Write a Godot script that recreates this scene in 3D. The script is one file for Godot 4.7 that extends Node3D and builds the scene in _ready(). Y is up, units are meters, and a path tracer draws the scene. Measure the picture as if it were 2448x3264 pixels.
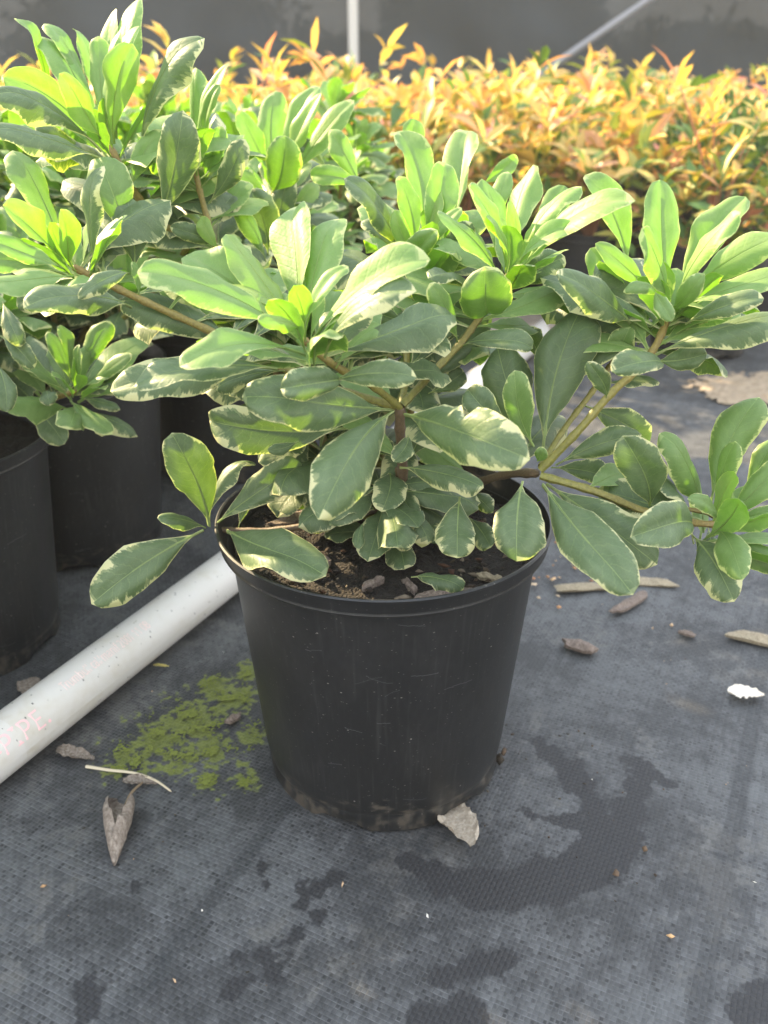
extends Node3D
# A variegated shrub in a black nursery pot on woven ground cloth, more pots, a white pipe, a bed of orange shrubs and a shade net behind.
# Branch tables hold world positions in tenths of a millimetre: leaf = base xyz, tip xyz, width, normal xyz (percent), bow in degrees, kind.
const MAIN_BRANCHES := [
	{"r": [3.6, 3.0, 1, 3, 0.2, 0], "path": [101,1543,0,88,1836,120,73,2062,250,73,2191,300], "leaves": [
		[30,2239,500,-538,2413,850,234,56,49,67,20,0],
		[-179,1968,0,-825,2047,100,234,18,34,92,15,0],
		[39,2270,600,-237,2069,1200,241,41,79,45,22,0],
		[-398,1980,200,-532,1974,300,64,53,43,73,16,0],
		[82,2255,600,518,2283,1150,239,-71,45,54,18,5],
		[-160,2450,750,-378,2478,950,134,66,31,68,55,0],
		[-206,2458,800,120,2506,900,117,-32,55,77,25,0],
		[106,1999,-200,288,1999,-200,62,0,74,67,18,0],
	]},
	{"r": [2.4, 2.0, 0, 7, 0.2, 1], "path": [71,2180,300,-58,2335,450,-169,2426,550,-258,2508,600,-324,2574,600], "leaves": [
		[-343,2574,600,-905,2859,750,220,50,77,40,16,1],
		[-356,2571,500,-816,2841,300,194,3,63,78,12,1],
		[-342,2584,550,-647,2925,300,177,57,75,32,10,4],
		[-337,2581,500,-377,2998,0,222,-65,55,52,10,1],
		[-328,2571,500,-187,2958,100,195,-51,70,50,18,1],
		[-314,2619,650,-136,2852,600,101,-64,59,50,20,1],
		[-327,2641,700,-456,2712,880,79,76,55,33,35,4],
		[-366,2651,650,-605,2763,500,103,43,90,-1,20,4],
		[-284,2582,700,164,2921,850,198,-63,66,40,22,1],
		[-229,2537,750,113,2832,950,168,-72,61,33,35,0],
		[-299,2551,750,-726,2576,1000,168,21,94,27,25,1],
		[-415,2481,700,-925,2469,900,187,11,94,33,22,0],
		[-466,2450,500,-1114,2354,600,225,-2,77,64,18,0],
		[-434,2350,300,-740,2261,300,108,-17,59,79,15,0],
		[-240,2480,600,-94,2722,400,145,22,54,81,18,0],
		[-194,2451,600,-18,2604,500,86,1,54,84,25,1],
		[-299,2453,300,-220,2628,0,121,5,86,51,15,1],
	]},
	{"r": [2.6, 2.2, 1, 2, 0.2, 0], "path": [88,1593,50,-181,1559,150,-533,1463,100,-763,1434,50,-850,1459,80], "leaves": [
		[-874,1482,100,-959,2059,300,227,39,-25,89,12,0],
		[-874,1482,100,-644,1758,-50,132,-64,70,32,45,0],
		[-844,1495,100,-401,1770,0,180,-8,46,89,22,0],
		[-892,1476,100,-1072,1627,300,105,70,70,10,18,0],
		[-882,1514,200,-1376,1277,500,246,27,48,83,14,0],
		[-768,1514,200,-246,1602,800,272,-38,90,20,18,0],
		[-729,1476,100,-678,1576,0,51,9,68,73,15,0],
		[-141,1478,0,-382,1463,100,89,14,88,46,16,0],
		[-408,1605,-300,-456,1434,-200,127,11,48,87,12,0],
		[-368,1726,-500,-514,1610,-450,94,5,34,94,19,0],
	]},
	{"r": [2.0, 1.5, 1, 0, 0.2, 0], "path": [101,1543,0,70,1732,50,63,1803,100], "leaves": [
		[24,1744,0,-10,1661,300,173,12,95,28,20,0],
		[109,2048,300,41,2001,500,97,36,87,33,25,0],
		[82,1666,0,158,1618,300,112,-36,90,23,20,0],
		[89,1556,0,-21,1520,200,133,47,79,40,10,0],
		[179,1560,100,59,1512,250,123,40,73,55,25,0],
		[35,1514,200,127,1490,350,110,-50,75,43,12,0],
		[74,1849,200,439,1877,500,161,-37,85,37,18,0],
		[119,1756,-100,202,1918,-200,129,4,51,86,13,0],
		[-93,1612,300,-122,1544,450,62,16,89,43,15,0],
		[203,1465,0,271,1371,100,95,-18,65,74,14,0],
		[419,1588,-100,555,1511,0,100,-28,53,80,11,0],
		[426,1491,0,529,1418,200,134,-42,76,50,10,0],
		[345,1788,400,321,1606,650,193,-5,81,59,18,0],
	]},
	{"r": [3.2, 2.8, 1, 2, 0.05, 0], "path": [178,1399,-300,416,1556,-200,587,1766,100,698,1903,400], "leaves": [
		[724,1964,300,904,2549,0,278,-14,49,86,10,2],
		[646,2071,500,532,2426,550,132,-1,-14,99,12,3],
		[693,1957,200,530,2371,0,254,-17,37,91,12,2],
		[535,2146,500,354,2315,450,137,-3,25,97,40,0],
		[788,1900,300,1165,2050,300,141,-16,40,90,15,0],
		[809,1803,100,1105,1762,150,127,-10,38,92,10,0],
		[678,1942,600,935,1754,1200,231,-29,87,40,16,0],
		[733,1852,400,1150,1658,800,224,-44,54,72,11,0],
		[574,1999,700,523,1786,1000,230,-10,82,56,24,0],
		[674,1980,450,684,2071,500,64,-37,-41,83,19,3],
	]},
	{"r": [2.4, 1.9, 0, 8, 0.45, 1], "path": [81,2189,300,199,2288,200,347,2415,100,422,2503,50,482,2575,0,575,2701,-50], "leaves": [
		[493,2565,0,419,2797,300,239,13,-77,63,62,3],
		[328,2447,200,187,2736,350,121,71,-2,71,18,3],
		[171,2123,-100,507,2499,-300,275,6,43,90,12,2],
		[350,2436,200,626,2476,400,117,-47,73,50,38,0],
		[784,2216,-300,693,2387,-300,120,-2,-1,100,11,0],
		[222,2078,-200,397,2192,-200,109,-16,25,96,25,0],
		[441,2602,-200,281,2622,-100,65,37,83,42,16,0],
		[595,2683,-200,717,3126,-500,187,-78,49,40,10,1],
		[578,2731,0,556,3019,-50,100,66,18,73,10,4],
		[559,2661,-200,463,3072,-400,159,44,47,76,12,1],
		[551,2741,0,345,3102,200,157,88,31,35,18,1],
		[591,2761,0,854,3078,0,140,-71,59,39,18,1],
		[591,2720,100,984,3066,400,205,-74,61,27,22,1],
		[563,2778,200,783,2949,300,101,-67,58,47,28,1],
		[546,2779,100,420,2986,200,89,86,36,36,17,4],
		[500,2710,100,215,3006,300,155,78,56,28,22,1],
		[596,2596,-200,847,2749,-200,152,-13,21,97,15,0],
		[595,2760,50,656,2932,50,62,-87,31,38,12,4],
		[517,2817,-500,611,3086,-600,102,-25,41,87,30,1],
		[788,2714,-800,953,2991,-900,151,-4,36,93,15,1],
	]},
	{"r": [2.4, 1.8, 0, 12, 0.2, 1], "path": [79,2173,250,105,2259,0,119,2430,-200,195,2565,-350,243,2692,-450], "leaves": [
		[368,2773,-800,462,3242,-1200,212,-55,60,57,12,1],
		[205,2788,-700,77,3251,-1000,193,33,58,75,14,1],
		[209,2750,-500,290,3136,-500,161,-8,2,100,50,1],
		[150,2736,-450,70,3075,-500,120,32,21,92,12,1],
		[227,2767,-400,268,3020,-450,89,-72,25,65,15,4],
		[160,2712,-400,50,2937,-350,89,13,-16,98,18,4],
		[149,2701,-400,241,2884,-100,126,-57,-61,55,42,3],
		[214,2753,-350,364,2954,-300,87,-69,36,63,25,1],
		[106,2694,-500,-184,3082,-300,178,77,29,56,20,0],
		[252,2656,-400,416,2887,-300,129,-33,-17,93,18,0],
		[524,2983,-1000,708,3127,-1000,89,-9,11,99,18,1],
		[121,3068,-1400,171,3297,-1400,140,-4,1,100,19,1],
		[94,2705,-500,-113,2861,-500,88,39,52,76,25,0],
		[-133,2918,-1400,-312,3235,-1500,137,-7,27,96,11,1],
		[-98,2983,-1000,-401,3018,-1100,110,-30,14,94,45,1],
		[138,2586,0,-40,2730,100,128,42,-11,90,20,0],
		[121,2455,-100,-94,2554,0,111,44,6,90,20,0],
		[88,2371,0,322,2458,0,122,-9,24,97,20,0],
	]},
	{"r": [2.7, 2.2, 0, 9, 0.72, 1], "path": [702,1920,400,855,2108,400,991,2261,350,1128,2346,250,1207,2439,200,1281,2562,100], "leaves": [
		[1296,2575,0,1245,3087,-200,188,34,37,86,12,1],
		[1364,2564,-100,1647,3014,-200,184,-52,48,71,16,1],
		[1298,2608,100,1443,3011,300,161,-95,28,13,22,1],
		[1310,2598,100,1691,2911,200,171,-58,51,63,18,1],
		[1289,2610,200,1700,2757,300,152,-39,83,39,18,1],
		[1227,2621,200,1022,2963,400,152,80,14,59,16,1],
		[1232,2624,300,1265,2805,500,94,-65,-50,57,45,3],
		[1196,2660,200,1127,2782,250,50,55,-3,83,17,4],
		[1128,2674,350,965,2722,450,67,54,59,60,55,3],
		[1109,2713,400,1132,2640,600,73,-53,78,34,30,3],
		[1286,2554,300,1517,2707,500,116,-74,44,51,32,0],
		[1176,2423,300,1646,2618,500,186,-48,80,35,18,0],
		[1211,2363,200,1401,2425,300,120,-51,21,84,16,0],
		[1156,2406,450,888,2467,700,126,51,78,36,50,0],
		[933,2292,500,815,2478,600,88,17,-38,91,35,0],
		[1006,2017,-200,1365,1815,-200,182,9,16,98,18,0],
		[1025,2191,0,1311,2197,0,97,-2,96,28,20,0],
	]},
	{"r": [2.0, 1.6, 0, 8, 0.75, 1], "path": [710,1916,350,836,2044,200,971,2189,100,1096,2337,0,1173,2434,-50,1218,2477,-100], "leaves": [
		[1116,2348,0,1095,2504,150,135,-33,-68,66,60,3],
		[1083,2534,200,678,2805,500,194,70,38,60,20,0],
		[1224,2439,-300,1007,2753,-400,140,-22,16,96,11,1],
		[1210,2628,0,937,2840,0,117,32,42,85,16,4],
		[1241,2614,-500,991,3070,-600,180,35,38,85,13,1],
		[1036,2381,-300,955,2505,-300,78,-5,-3,100,16,1],
		[1083,2204,-300,1083,2367,-300,68,-24,0,97,14,1],
		[1250,2475,-200,1160,2686,-300,95,-31,30,90,15,1],
	]},
	{"r": [2.7, 2.0, 0, 2, 0.2, 1], "path": [700,1900,420,920,1863,500,1163,1780,550,1341,1749,580,1478,1719,550], "leaves": [
		[1533,1700,300,1752,2160,100,210,-30,50,81,16,3],
		[1504,1726,500,1510,2097,500,126,-93,1,38,10,3],
		[1454,1724,400,1176,2133,500,172,61,23,76,18,3],
		[1182,1772,500,979,2180,650,194,4,-33,94,22,0],
		[1293,1750,200,1277,1889,150,62,-28,30,91,16,3],
		[1460,1759,600,1269,1917,700,91,69,50,52,22,3],
		[1520,1697,500,1747,2015,500,135,-44,31,84,16,3],
		[1720,1713,200,1835,1964,150,113,-39,35,85,10,3],
		[1531,1691,500,1770,1796,600,105,-49,37,79,18,3],
		[1327,1762,650,957,1894,1000,191,69,46,56,35,0],
		[1373,1670,550,1459,1537,900,193,-53,74,41,26,0],
		[1466,1719,600,1430,1702,1000,148,-51,86,-1,26,3],
		[1526,1656,500,1753,1576,700,129,-48,48,74,18,3],
		[1542,1578,300,1533,1489,500,111,-40,84,36,15,0],
	]},
	{"r": [1.7, 1.4, 0, 0, 0.2, 0], "path": [725,1864,350,950,1820,380,1110,1765,400,1296,1760,450,1446,1745,480,1507,1709,500], "leaves": [
	]},
	{"r": [2.8, 2.2, 0, 18, 0.4, 1], "path": [59,2168,250,-190,2206,150,-442,2274,50,-647,2371,0,-895,2490,0,-1117,2596,0,-1294,2685,0,-1400,2741,0], "leaves": [
		[-1411,2741,0,-1341,3011,200,117,68,-54,49,12,4],
		[-1438,2761,0,-1537,3038,300,143,97,22,11,16,4],
		[-1523,2707,-300,-1813,3183,-600,215,73,62,28,19,1],
		[-1347,2739,200,-1735,2815,300,139,29,80,52,15,1],
		[-1293,2759,300,-1591,2764,600,144,38,85,36,18,1],
		[-1362,2768,200,-1632,2899,300,107,52,58,63,18,1],
		[-1031,2787,400,-1187,2729,600,88,40,75,53,55,0],
		[-1068,2628,300,-1366,2714,700,172,61,74,30,30,0],
		[-1192,2618,100,-1597,2608,200,142,14,75,64,15,0],
		[-648,2354,0,-1238,2564,-100,215,13,70,70,15,0],
		[-1179,2672,-200,-1201,3005,-300,184,26,29,92,19,0],
		[-1294,2721,0,-1196,3162,0,154,-66,15,73,12,0],
		[-1216,2761,-300,-1344,3156,-400,214,22,31,93,60,3],
		[-1117,2596,0,-1128,2761,0,56,87,6,48,13,1],
		[-1066,2508,-200,-883,2653,-300,138,29,26,92,15,0],
	]},
]
const LEFT_BRANCHES := [
	{"r": [3.0, 2.4, 0, 26, 0.15, 1], "path": [-2569,1380,-2688,-1201,2541,-1300,-1264,2804,-1000,-1326,3010,-850,-1410,3194,-850], "leaves": [
		[-1486,3213,-1000,-1813,3695,-1300,223,55,68,49,18,1],
		[-1442,3202,-800,-1758,3506,-500,181,78,23,59,16,4],
		[-1368,3235,-600,-1431,3517,-300,142,92,-17,35,11,4],
		[-1464,3235,-1000,-1465,3695,-1100,160,-51,18,84,10,1],
		[-1472,3253,-1100,-1399,3826,-1250,203,-66,27,70,12,1],
		[-1423,3224,-1000,-1257,3870,-1200,237,-64,37,68,16,1],
		[-1371,3202,-800,-1166,3642,-600,178,-42,-21,89,16,4],
		[-1415,3243,-850,-1245,3694,-700,171,-82,12,56,10,1],
		[-1385,3219,-900,-1189,3728,-850,186,-77,24,60,13,1],
		[-1375,3183,-600,-1720,3424,-200,197,71,68,20,16,0],
		[-1331,3166,-400,-1674,3302,0,185,62,74,28,16,0],
		[-1554,3318,-1200,-1683,3740,-1400,165,90,38,21,16,1],
		[-1814,3409,-1200,-1918,3776,-1200,130,93,26,24,40,1],
		[-1575,3341,-1200,-1802,3760,-1300,166,84,50,20,30,1],
		[-1512,3111,-1000,-1832,3256,-1000,141,8,17,98,11,0],
		[-1250,3137,-800,-831,3665,-600,239,-72,35,59,16,0],
		[-1105,2872,-500,-921,3367,-400,218,11,-24,97,16,0],
		[-1290,2991,-700,-1118,3267,-800,122,30,16,94,18,1],
	]},
	{"r": [2.4, 2.0, 0, 22, 0.15, 1], "path": [-2569,1380,-2688,-965,2302,-1600,-930,2644,-1000,-988,2924,-1000,-1015,3099,-1000], "leaves": [
		[-994,3122,-1000,-794,3565,-1000,165,-76,34,56,16,1],
		[-944,3171,-950,-827,3470,-900,111,-66,14,74,13,1],
		[-1055,3155,-1200,-1018,3552,-1300,140,-50,26,83,12,1],
		[-934,2900,-900,-701,3222,-800,139,-24,-12,96,20,0],
		[-989,2973,-1100,-864,3269,-1100,109,13,-5,99,12,1],
		[-875,2672,-800,-958,2848,-800,84,21,10,97,30,4],
		[-890,2685,-900,-1127,2796,-800,105,41,6,91,45,0],
		[-1018,3007,-1000,-1190,3202,-1200,143,-18,62,76,15,1],
		[-966,2743,-1000,-844,2914,-1200,146,46,51,72,16,0],
	]},
	{"r": [2.4, 2.0, 0, 14, 0.2, 1], "path": [-2569,1380,-2688,-2263,1586,-1400,-1962,1784,-1000,-1788,1860,-900], "leaves": [
		[-1816,1909,-900,-1907,2213,-900,108,83,25,50,12,3],
		[-1857,1899,-1000,-1898,2200,-1100,109,82,28,50,10,3],
		[-1780,1893,-1000,-1605,2223,-1100,143,25,16,96,12,3],
		[-1762,1909,-900,-1735,2139,-900,79,-59,7,81,18,3],
		[-1682,1932,-850,-1412,2107,-800,111,-46,49,74,18,3],
		[-1844,1877,-850,-2057,2091,-800,104,68,58,45,25,3],
		[-1931,1893,-800,-1866,1855,-650,104,4,97,23,40,0],
		[-1821,1820,-850,-1526,1704,-600,137,15,95,26,18,3],
		[-2131,1769,-1000,-1876,1569,-800,172,0,71,71,16,0],
		[-1715,1921,-800,-1548,1979,-800,60,-32,92,23,18,3],
		[-1780,1825,-900,-1537,1764,-850,87,10,84,53,13,0],
		[-2085,2407,-800,-1946,2205,-600,116,15,74,65,20,0],
		[-2090,2241,-700,-1892,2090,-600,116,4,58,81,20,0],
		[-2068,1894,-1200,-2298,1923,-1300,132,-31,45,84,16,0],
		[-2097,2128,-600,-1999,1909,-400,128,28,71,64,20,0],
	]},
]
const BACK_BRANCHES := [
	{"r": [2.6, 2.0, 0, 26, 0.15, 1], "path": [-1648,1380,-4336,-775,2186,-3000,-761,2567,-2400,-716,2855,-2000], "leaves": [
		[-697,2939,-2000,-692,3431,-2200,197,12,37,92,12,1],
		[-682,2939,-2000,-398,3458,-2000,201,-65,35,67,16,1],
		[-640,2975,-1900,-375,3422,-1800,180,-70,27,66,18,4],
		[-584,2920,-1900,-182,3382,-1900,208,-56,49,66,16,1],
		[-726,2939,-2000,-912,3323,-2000,145,54,26,80,10,1],
		[-700,2862,-1800,-581,3198,-1600,234,-7,-49,87,45,3],
		[-354,2967,-2000,-597,3155,-2000,105,33,42,85,20,0],
		[-727,2510,-1800,-587,2976,-1800,168,7,-2,100,17,0],
		[-694,2537,-1400,-779,2923,-1400,209,16,3,99,17,0],
		[-683,2545,-1200,-849,2850,-1200,118,48,26,84,16,3],
		[-696,2539,-1800,-430,2902,-2000,167,-42,65,63,17,4],
		[-715,2883,-2000,-882,3193,-2400,181,31,81,50,12,1],
	]},
]

const PIPE_U := Vector3(0.4452, 0, -0.8954)
const PIPE_V := Vector3(0.8954, 0, 0.4452)

var rng := RandomNumberGenerator.new()
var names := {}
var M := {}
var leaf_mats := []
var young_meshes := []
var mature_meshes := []

# ---------------------------------------------------------------- helpers
func numbered(called: String) -> String:
	var n: int = names.get(called, 0)
	names[called] = n + 1
	return called if n == 0 else "%s_%03d" % [called, n]

func thing(called: String, label: String, category: String, at := Vector3.ZERO, group := "") -> Node3D:
	var o := Node3D.new()
	o.name = numbered(called)
	add_child(o)
	o.position = at
	tag(o, label, category, group)
	return o

func tag(o: Node3D, label: String, category: String, group := "", kind := "") -> void:
	if label: o.set_meta("label", label)
	if category: o.set_meta("category", category)
	if group: o.set_meta("group", group)
	if kind: o.set_meta("kind", kind)

func part(called: String, mesh: Mesh, mat: Material, parent: Node3D, xf := Transform3D.IDENTITY) -> MeshInstance3D:
	var o := MeshInstance3D.new()
	o.name = called if parent != self else numbered(called)
	o.mesh = mesh
	if mat: o.material_override = mat
	o.transform = xf
	parent.add_child(o, true)
	return o

func lin(r: float, g: float, b: float) -> Color:
	return Color(r, g, b).linear_to_srgb()

func grid_mesh(pts: PackedVector3Array, uvs: PackedVector2Array, nx: int, ny: int, cols := PackedColorArray(), uv2 := PackedVector2Array()) -> ArrayMesh:
	# nx by ny points, row after row
	var idx := PackedInt32Array()
	for j in ny - 1:
		for i in nx - 1:
			var a := j * nx + i
			idx.append_array([a, a + 1, a + nx, a + 1, a + nx + 1, a + nx])
	return mesh_of(pts, idx, uvs, cols, uv2)

func mesh_of(pts: PackedVector3Array, idx: PackedInt32Array, uvs := PackedVector2Array(), cols := PackedColorArray(), uv2 := PackedVector2Array()) -> ArrayMesh:
	var nor := PackedVector3Array()
	nor.resize(pts.size())
	for k in range(0, idx.size(), 3):
		var a := idx[k]
		var b := idx[k + 1]
		var c := idx[k + 2]
		var n := (pts[c] - pts[a]).cross(pts[b] - pts[a])
		nor[a] += n
		nor[b] += n
		nor[c] += n
	for k in nor.size():
		nor[k] = nor[k].normalized() if nor[k].length_squared() > 1e-24 else Vector3.UP
	var arr := []
	arr.resize(Mesh.ARRAY_MAX)
	arr[Mesh.ARRAY_VERTEX] = pts
	arr[Mesh.ARRAY_NORMAL] = nor
	arr[Mesh.ARRAY_INDEX] = idx
	if uvs.size(): arr[Mesh.ARRAY_TEX_UV] = uvs
	if uv2.size(): arr[Mesh.ARRAY_TEX_UV2] = uv2
	if cols.size(): arr[Mesh.ARRAY_COLOR] = cols
	var m := ArrayMesh.new()
	m.add_surface_from_arrays(Mesh.PRIMITIVE_TRIANGLES, arr)
	return m

func smooth_path(p: Array, steps: int) -> PackedVector3Array:
	var out := PackedVector3Array()
	for i in p.size() - 1:
		var a: Vector3 = p[maxi(i - 1, 0)]
		var b: Vector3 = p[i]
		var c: Vector3 = p[i + 1]
		var d: Vector3 = p[mini(i + 2, p.size() - 1)]
		for k in steps:
			out.append(b.cubic_interpolate(c, a, d, float(k) / steps))
	out.append(p[p.size() - 1])
	return out

func tube(path: PackedVector3Array, r0: float, r1: float, sides: int, c0: Color, c1: Color, knobs := 0.0) -> ArrayMesh:
	var pts := PackedVector3Array()
	var uvs := PackedVector2Array()
	var cols := PackedColorArray()
	var n := path.size()
	var side := Vector3.ZERO
	for i in n:
		var d := (path[mini(i + 1, n - 1)] - path[maxi(i - 1, 0)]).normalized()
		if side == Vector3.ZERO:
			side = d.cross(Vector3.UP if absf(d.y) < 0.9 else Vector3.RIGHT).normalized()
		side = (side - d * side.dot(d)).normalized()
		var up := d.cross(side)
		var t := float(i) / (n - 1)
		var r := lerpf(r0, r1, t) * (1.0 + knobs * (1.0 if i % 4 == 2 else 0.0)) * (0.05 if i == n - 1 else 1.0)
		for k in sides + 1:
			var a := TAU * k / sides
			pts.append(path[i] + (side * cos(a) + up * sin(a)) * r)
			uvs.append(Vector2(float(k) / sides, t * n * 0.2))
			cols.append(c0.lerp(c1, t))
	return grid_mesh(pts, uvs, sides + 1, n, cols)

func lathe(profile: Array, sides: int, wobble := 0.0) -> ArrayMesh:
	# turned shape; corners sharper than 30 degrees stay crisp
	var pts := PackedVector3Array()
	var uvs := PackedVector2Array()
	var idx := PackedInt32Array()
	for i in profile.size():
		var p: Vector2 = profile[i]
		var rings := 1
		if i > 0 and i < profile.size() - 1 and absf((p - profile[i - 1]).angle_to(profile[i + 1] - p)) > 0.52: rings = 2
		for q in rings:
			for k in sides + 1:
				var a := TAU * k / sides
				var r := p.x * (1.0 + wobble * sin(2.0 * a + 0.7))
				pts.append(Vector3(cos(a) * r, p.y, sin(a) * r))
				uvs.append(Vector2(float(k) / sides, p.y / 0.16 if p.y > 0.004 or i > 2 else 0.0))
			if q == 0 and i > 0:
				var at := pts.size() - 2 * (sides + 1)
				for k in sides:
					var a := at + k
					idx.append_array([a, a + 1, a + sides + 1, a + 1, a + sides + 2, a + sides + 1])
	return mesh_of(pts, idx, uvs)

func tex(im: Image) -> ImageTexture:
	im.generate_mipmaps()
	return ImageTexture.create_from_image(im)

func noise(sd: int, freq: float, octaves := 3) -> FastNoiseLite:
	var n := FastNoiseLite.new()
	n.seed = sd
	n.noise_type = FastNoiseLite.TYPE_SIMPLEX_SMOOTH
	n.frequency = freq
	n.fractal_octaves = octaves
	return n

func mat(albedo: Color, rough: float) -> StandardMaterial3D:
	var m := StandardMaterial3D.new()
	m.albedo_color = albedo
	m.roughness = rough
	m.cull_mode = BaseMaterial3D.CULL_DISABLED
	return m

func noise_mat(c0: Color, c1: Color, freq: float, scale: float, rough: float, bump := 0.0) -> StandardMaterial3D:
	# mottled matter, mapped in the object's own axes
	var m := mat(Color.WHITE, rough)
	var nt := NoiseTexture2D.new()
	nt.width = 256
	nt.height = 256
	nt.seamless = true
	nt.noise = noise(int(freq * 9000) + 3, freq, 5)
	var g := Gradient.new()
	g.set_color(0, c0)
	g.set_color(1, c1)
	nt.color_ramp = g
	m.albedo_texture = nt
	m.uv1_triplanar = true
	m.uv1_scale = Vector3.ONE * scale
	if bump > 0.0:
		m.heightmap_enabled = false
		var nn := NoiseTexture2D.new()
		nn.width = 256
		nn.height = 256
		nn.seamless = true
		nn.as_normal_map = true
		nn.bump_strength = bump
		nn.noise = noise(int(freq * 7000) + 11, freq * 1.5, 5)
		m.normal_enabled = true
		m.normal_texture = nn
	return m

# ---------------------------------------------------------------- leaves of the variegated shrub
func leaf_half(t: float, peak := 0.64, blunt := 2.2) -> float:
	# half width along the blade, 1 at the widest place: narrow stalk, wedge, round tip
	var s := clampf((t - 0.1) / 0.9, 0.0, 1.0)
	var h := pow(sin(PI * 0.5 * s / peak), 1.12) if s < peak else sqrt(maxf(0.0, 1.0 - pow((s - peak) / (1.0 - peak), blunt)))
	return maxf(0.045 * (1.0 - s), h)

func leaf_texture(sd: int, inner: Color, inner2: Color, rim: Color, vein: Color, cream: float, patch: float) -> ImageTexture:
	var w := 128
	var h := 320
	var a := noise(sd, 1.0, 2)
	var b := noise(sd + 77, 1.0, 3)
	var data := PackedByteArray()
	data.resize(w * h * 3)
	var k := 0
	for y in h:
		var t := float(y) / (h - 1)
		var hw := maxf(leaf_half(t), 0.05)
		for x in w:
			var u := 2.0 * x / (w - 1) - 1.0
			var au := absf(u)
			var sg := 40.0 if u > 0.0 else 0.0
			var dm := minf((1.0 - au) * hw, (1.0 - t) * 3.2)
			var s := t + 0.10 * dm
			var big := b.get_noise_2d(s * 5.5 + sg, 3.0)
			var fine := a.get_noise_2d(s * 42.0 + sg, dm * 1.6)
			var thr := cream * (0.055 + 0.9 * maxf(0.0, big + 0.07) * smoothstep(0.25, 0.85, t)) + 0.17 * cream * fine * smoothstep(0.2, 0.6, t)
			var c := inner.lerp(inner2, clampf(0.5 + 0.9 * b.get_noise_2d(u * 1.4 + 9.0, t * 4.0), 0.0, 1.0))
			var mottled := a.get_noise_2d(x * 0.5, y * 0.33)
			c = c * (1.0 + 0.09 * mottled)
			if dm < thr * 1.35 + patch * maxf(0.0, b.get_noise_2d(s * 9.0 + sg, 20.0)):
				c = c.lerp(rim, 0.30)
			if dm < thr:
				c = rim.lerp(c, 0.25 * clampf(mottled + 0.2, 0.0, 1.0)) * (1.0 + 0.07 * mottled)
			elif dm < 0.014:
				c = c.lerp(rim, 0.6)
			else:
				var q := (t - 0.15 * au) * 12.0 + (0.37 if u > 0.0 else 0.0) + 0.35 * b.get_noise_2d(t * 6.0 + sg, au * 2.0 + 31.0)
				var f := absf(q - roundf(q))
				if f < 0.05 and au * hw > 0.04:
					c = c.lerp(vein, 0.20 * (1.0 - 0.6 * au))
				var q2 := a.get_noise_2d(u * 9.0 * hw + 60.0, t * 30.0)
				if absf(q2) < 0.06:
					c = c.lerp(vein, 0.09)
			if au * hw < 0.042 * (1.0 - 0.72 * t):
				c = c.lerp(vein, 0.85 - 0.35 * t)
			if a.get_noise_2d(x * 0.21 + 500.0, y * 0.21) > 0.74:
				c = c.lerp(Color(0.36, 0.27, 0.16), 0.5)
			c = c.clamp()
			data[k] = int(c.r * 255.0)
			data[k + 1] = int(c.g * 255.0)
			data[k + 2] = int(c.b * 255.0)
			k += 3
	return tex(Image.create_from_data(w, h, false, Image.FORMAT_RGB8, data))

func leaf_relief() -> ImageTexture:
	var w := 128
	var h := 320
	var im := Image.create(w, h, false, Image.FORMAT_L8)
	var a := noise(5, 0.09, 3)
	for y in h:
		var t := float(y) / (h - 1)
		var hw := maxf(leaf_half(t), 0.05)
		for x in w:
			var u := 2.0 * x / (w - 1) - 1.0
			var au := absf(u)
			var q := (t - 0.15 * au) * 12.0 + (0.37 if u > 0.0 else 0.0)
			var f := absf(q - roundf(q))
			var v := 0.6 + 0.12 * a.get_noise_2d(x, y)
			v -= 0.30 * (1.0 - smoothstep(0.0, 0.10, au * hw)) + 0.12 * (1.0 - smoothstep(0.0, 0.16, f))
			im.set_pixel(x, y, Color(v, v, v))
	im.bump_map_to_normal_map(2.0)
	return tex(im)

func leaf_material(t: Texture2D, relief: Texture2D, rough: float, back: Color) -> StandardMaterial3D:
	var m := mat(Color.WHITE, rough)
	m.albedo_texture = t
	m.normal_enabled = true
	m.normal_texture = relief
	m.normal_scale = 1.0
	m.metallic_specular = 0.45
	m.backlight_enabled = true
	m.backlight = back
	m.texture_repeat = false
	return m

func leaf_row(j: int, ny: int) -> float:
	# rows lie closer together towards the round tip
	var q := float(j) / (ny - 1)
	return q * (1.5 - 0.5 * q)

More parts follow.
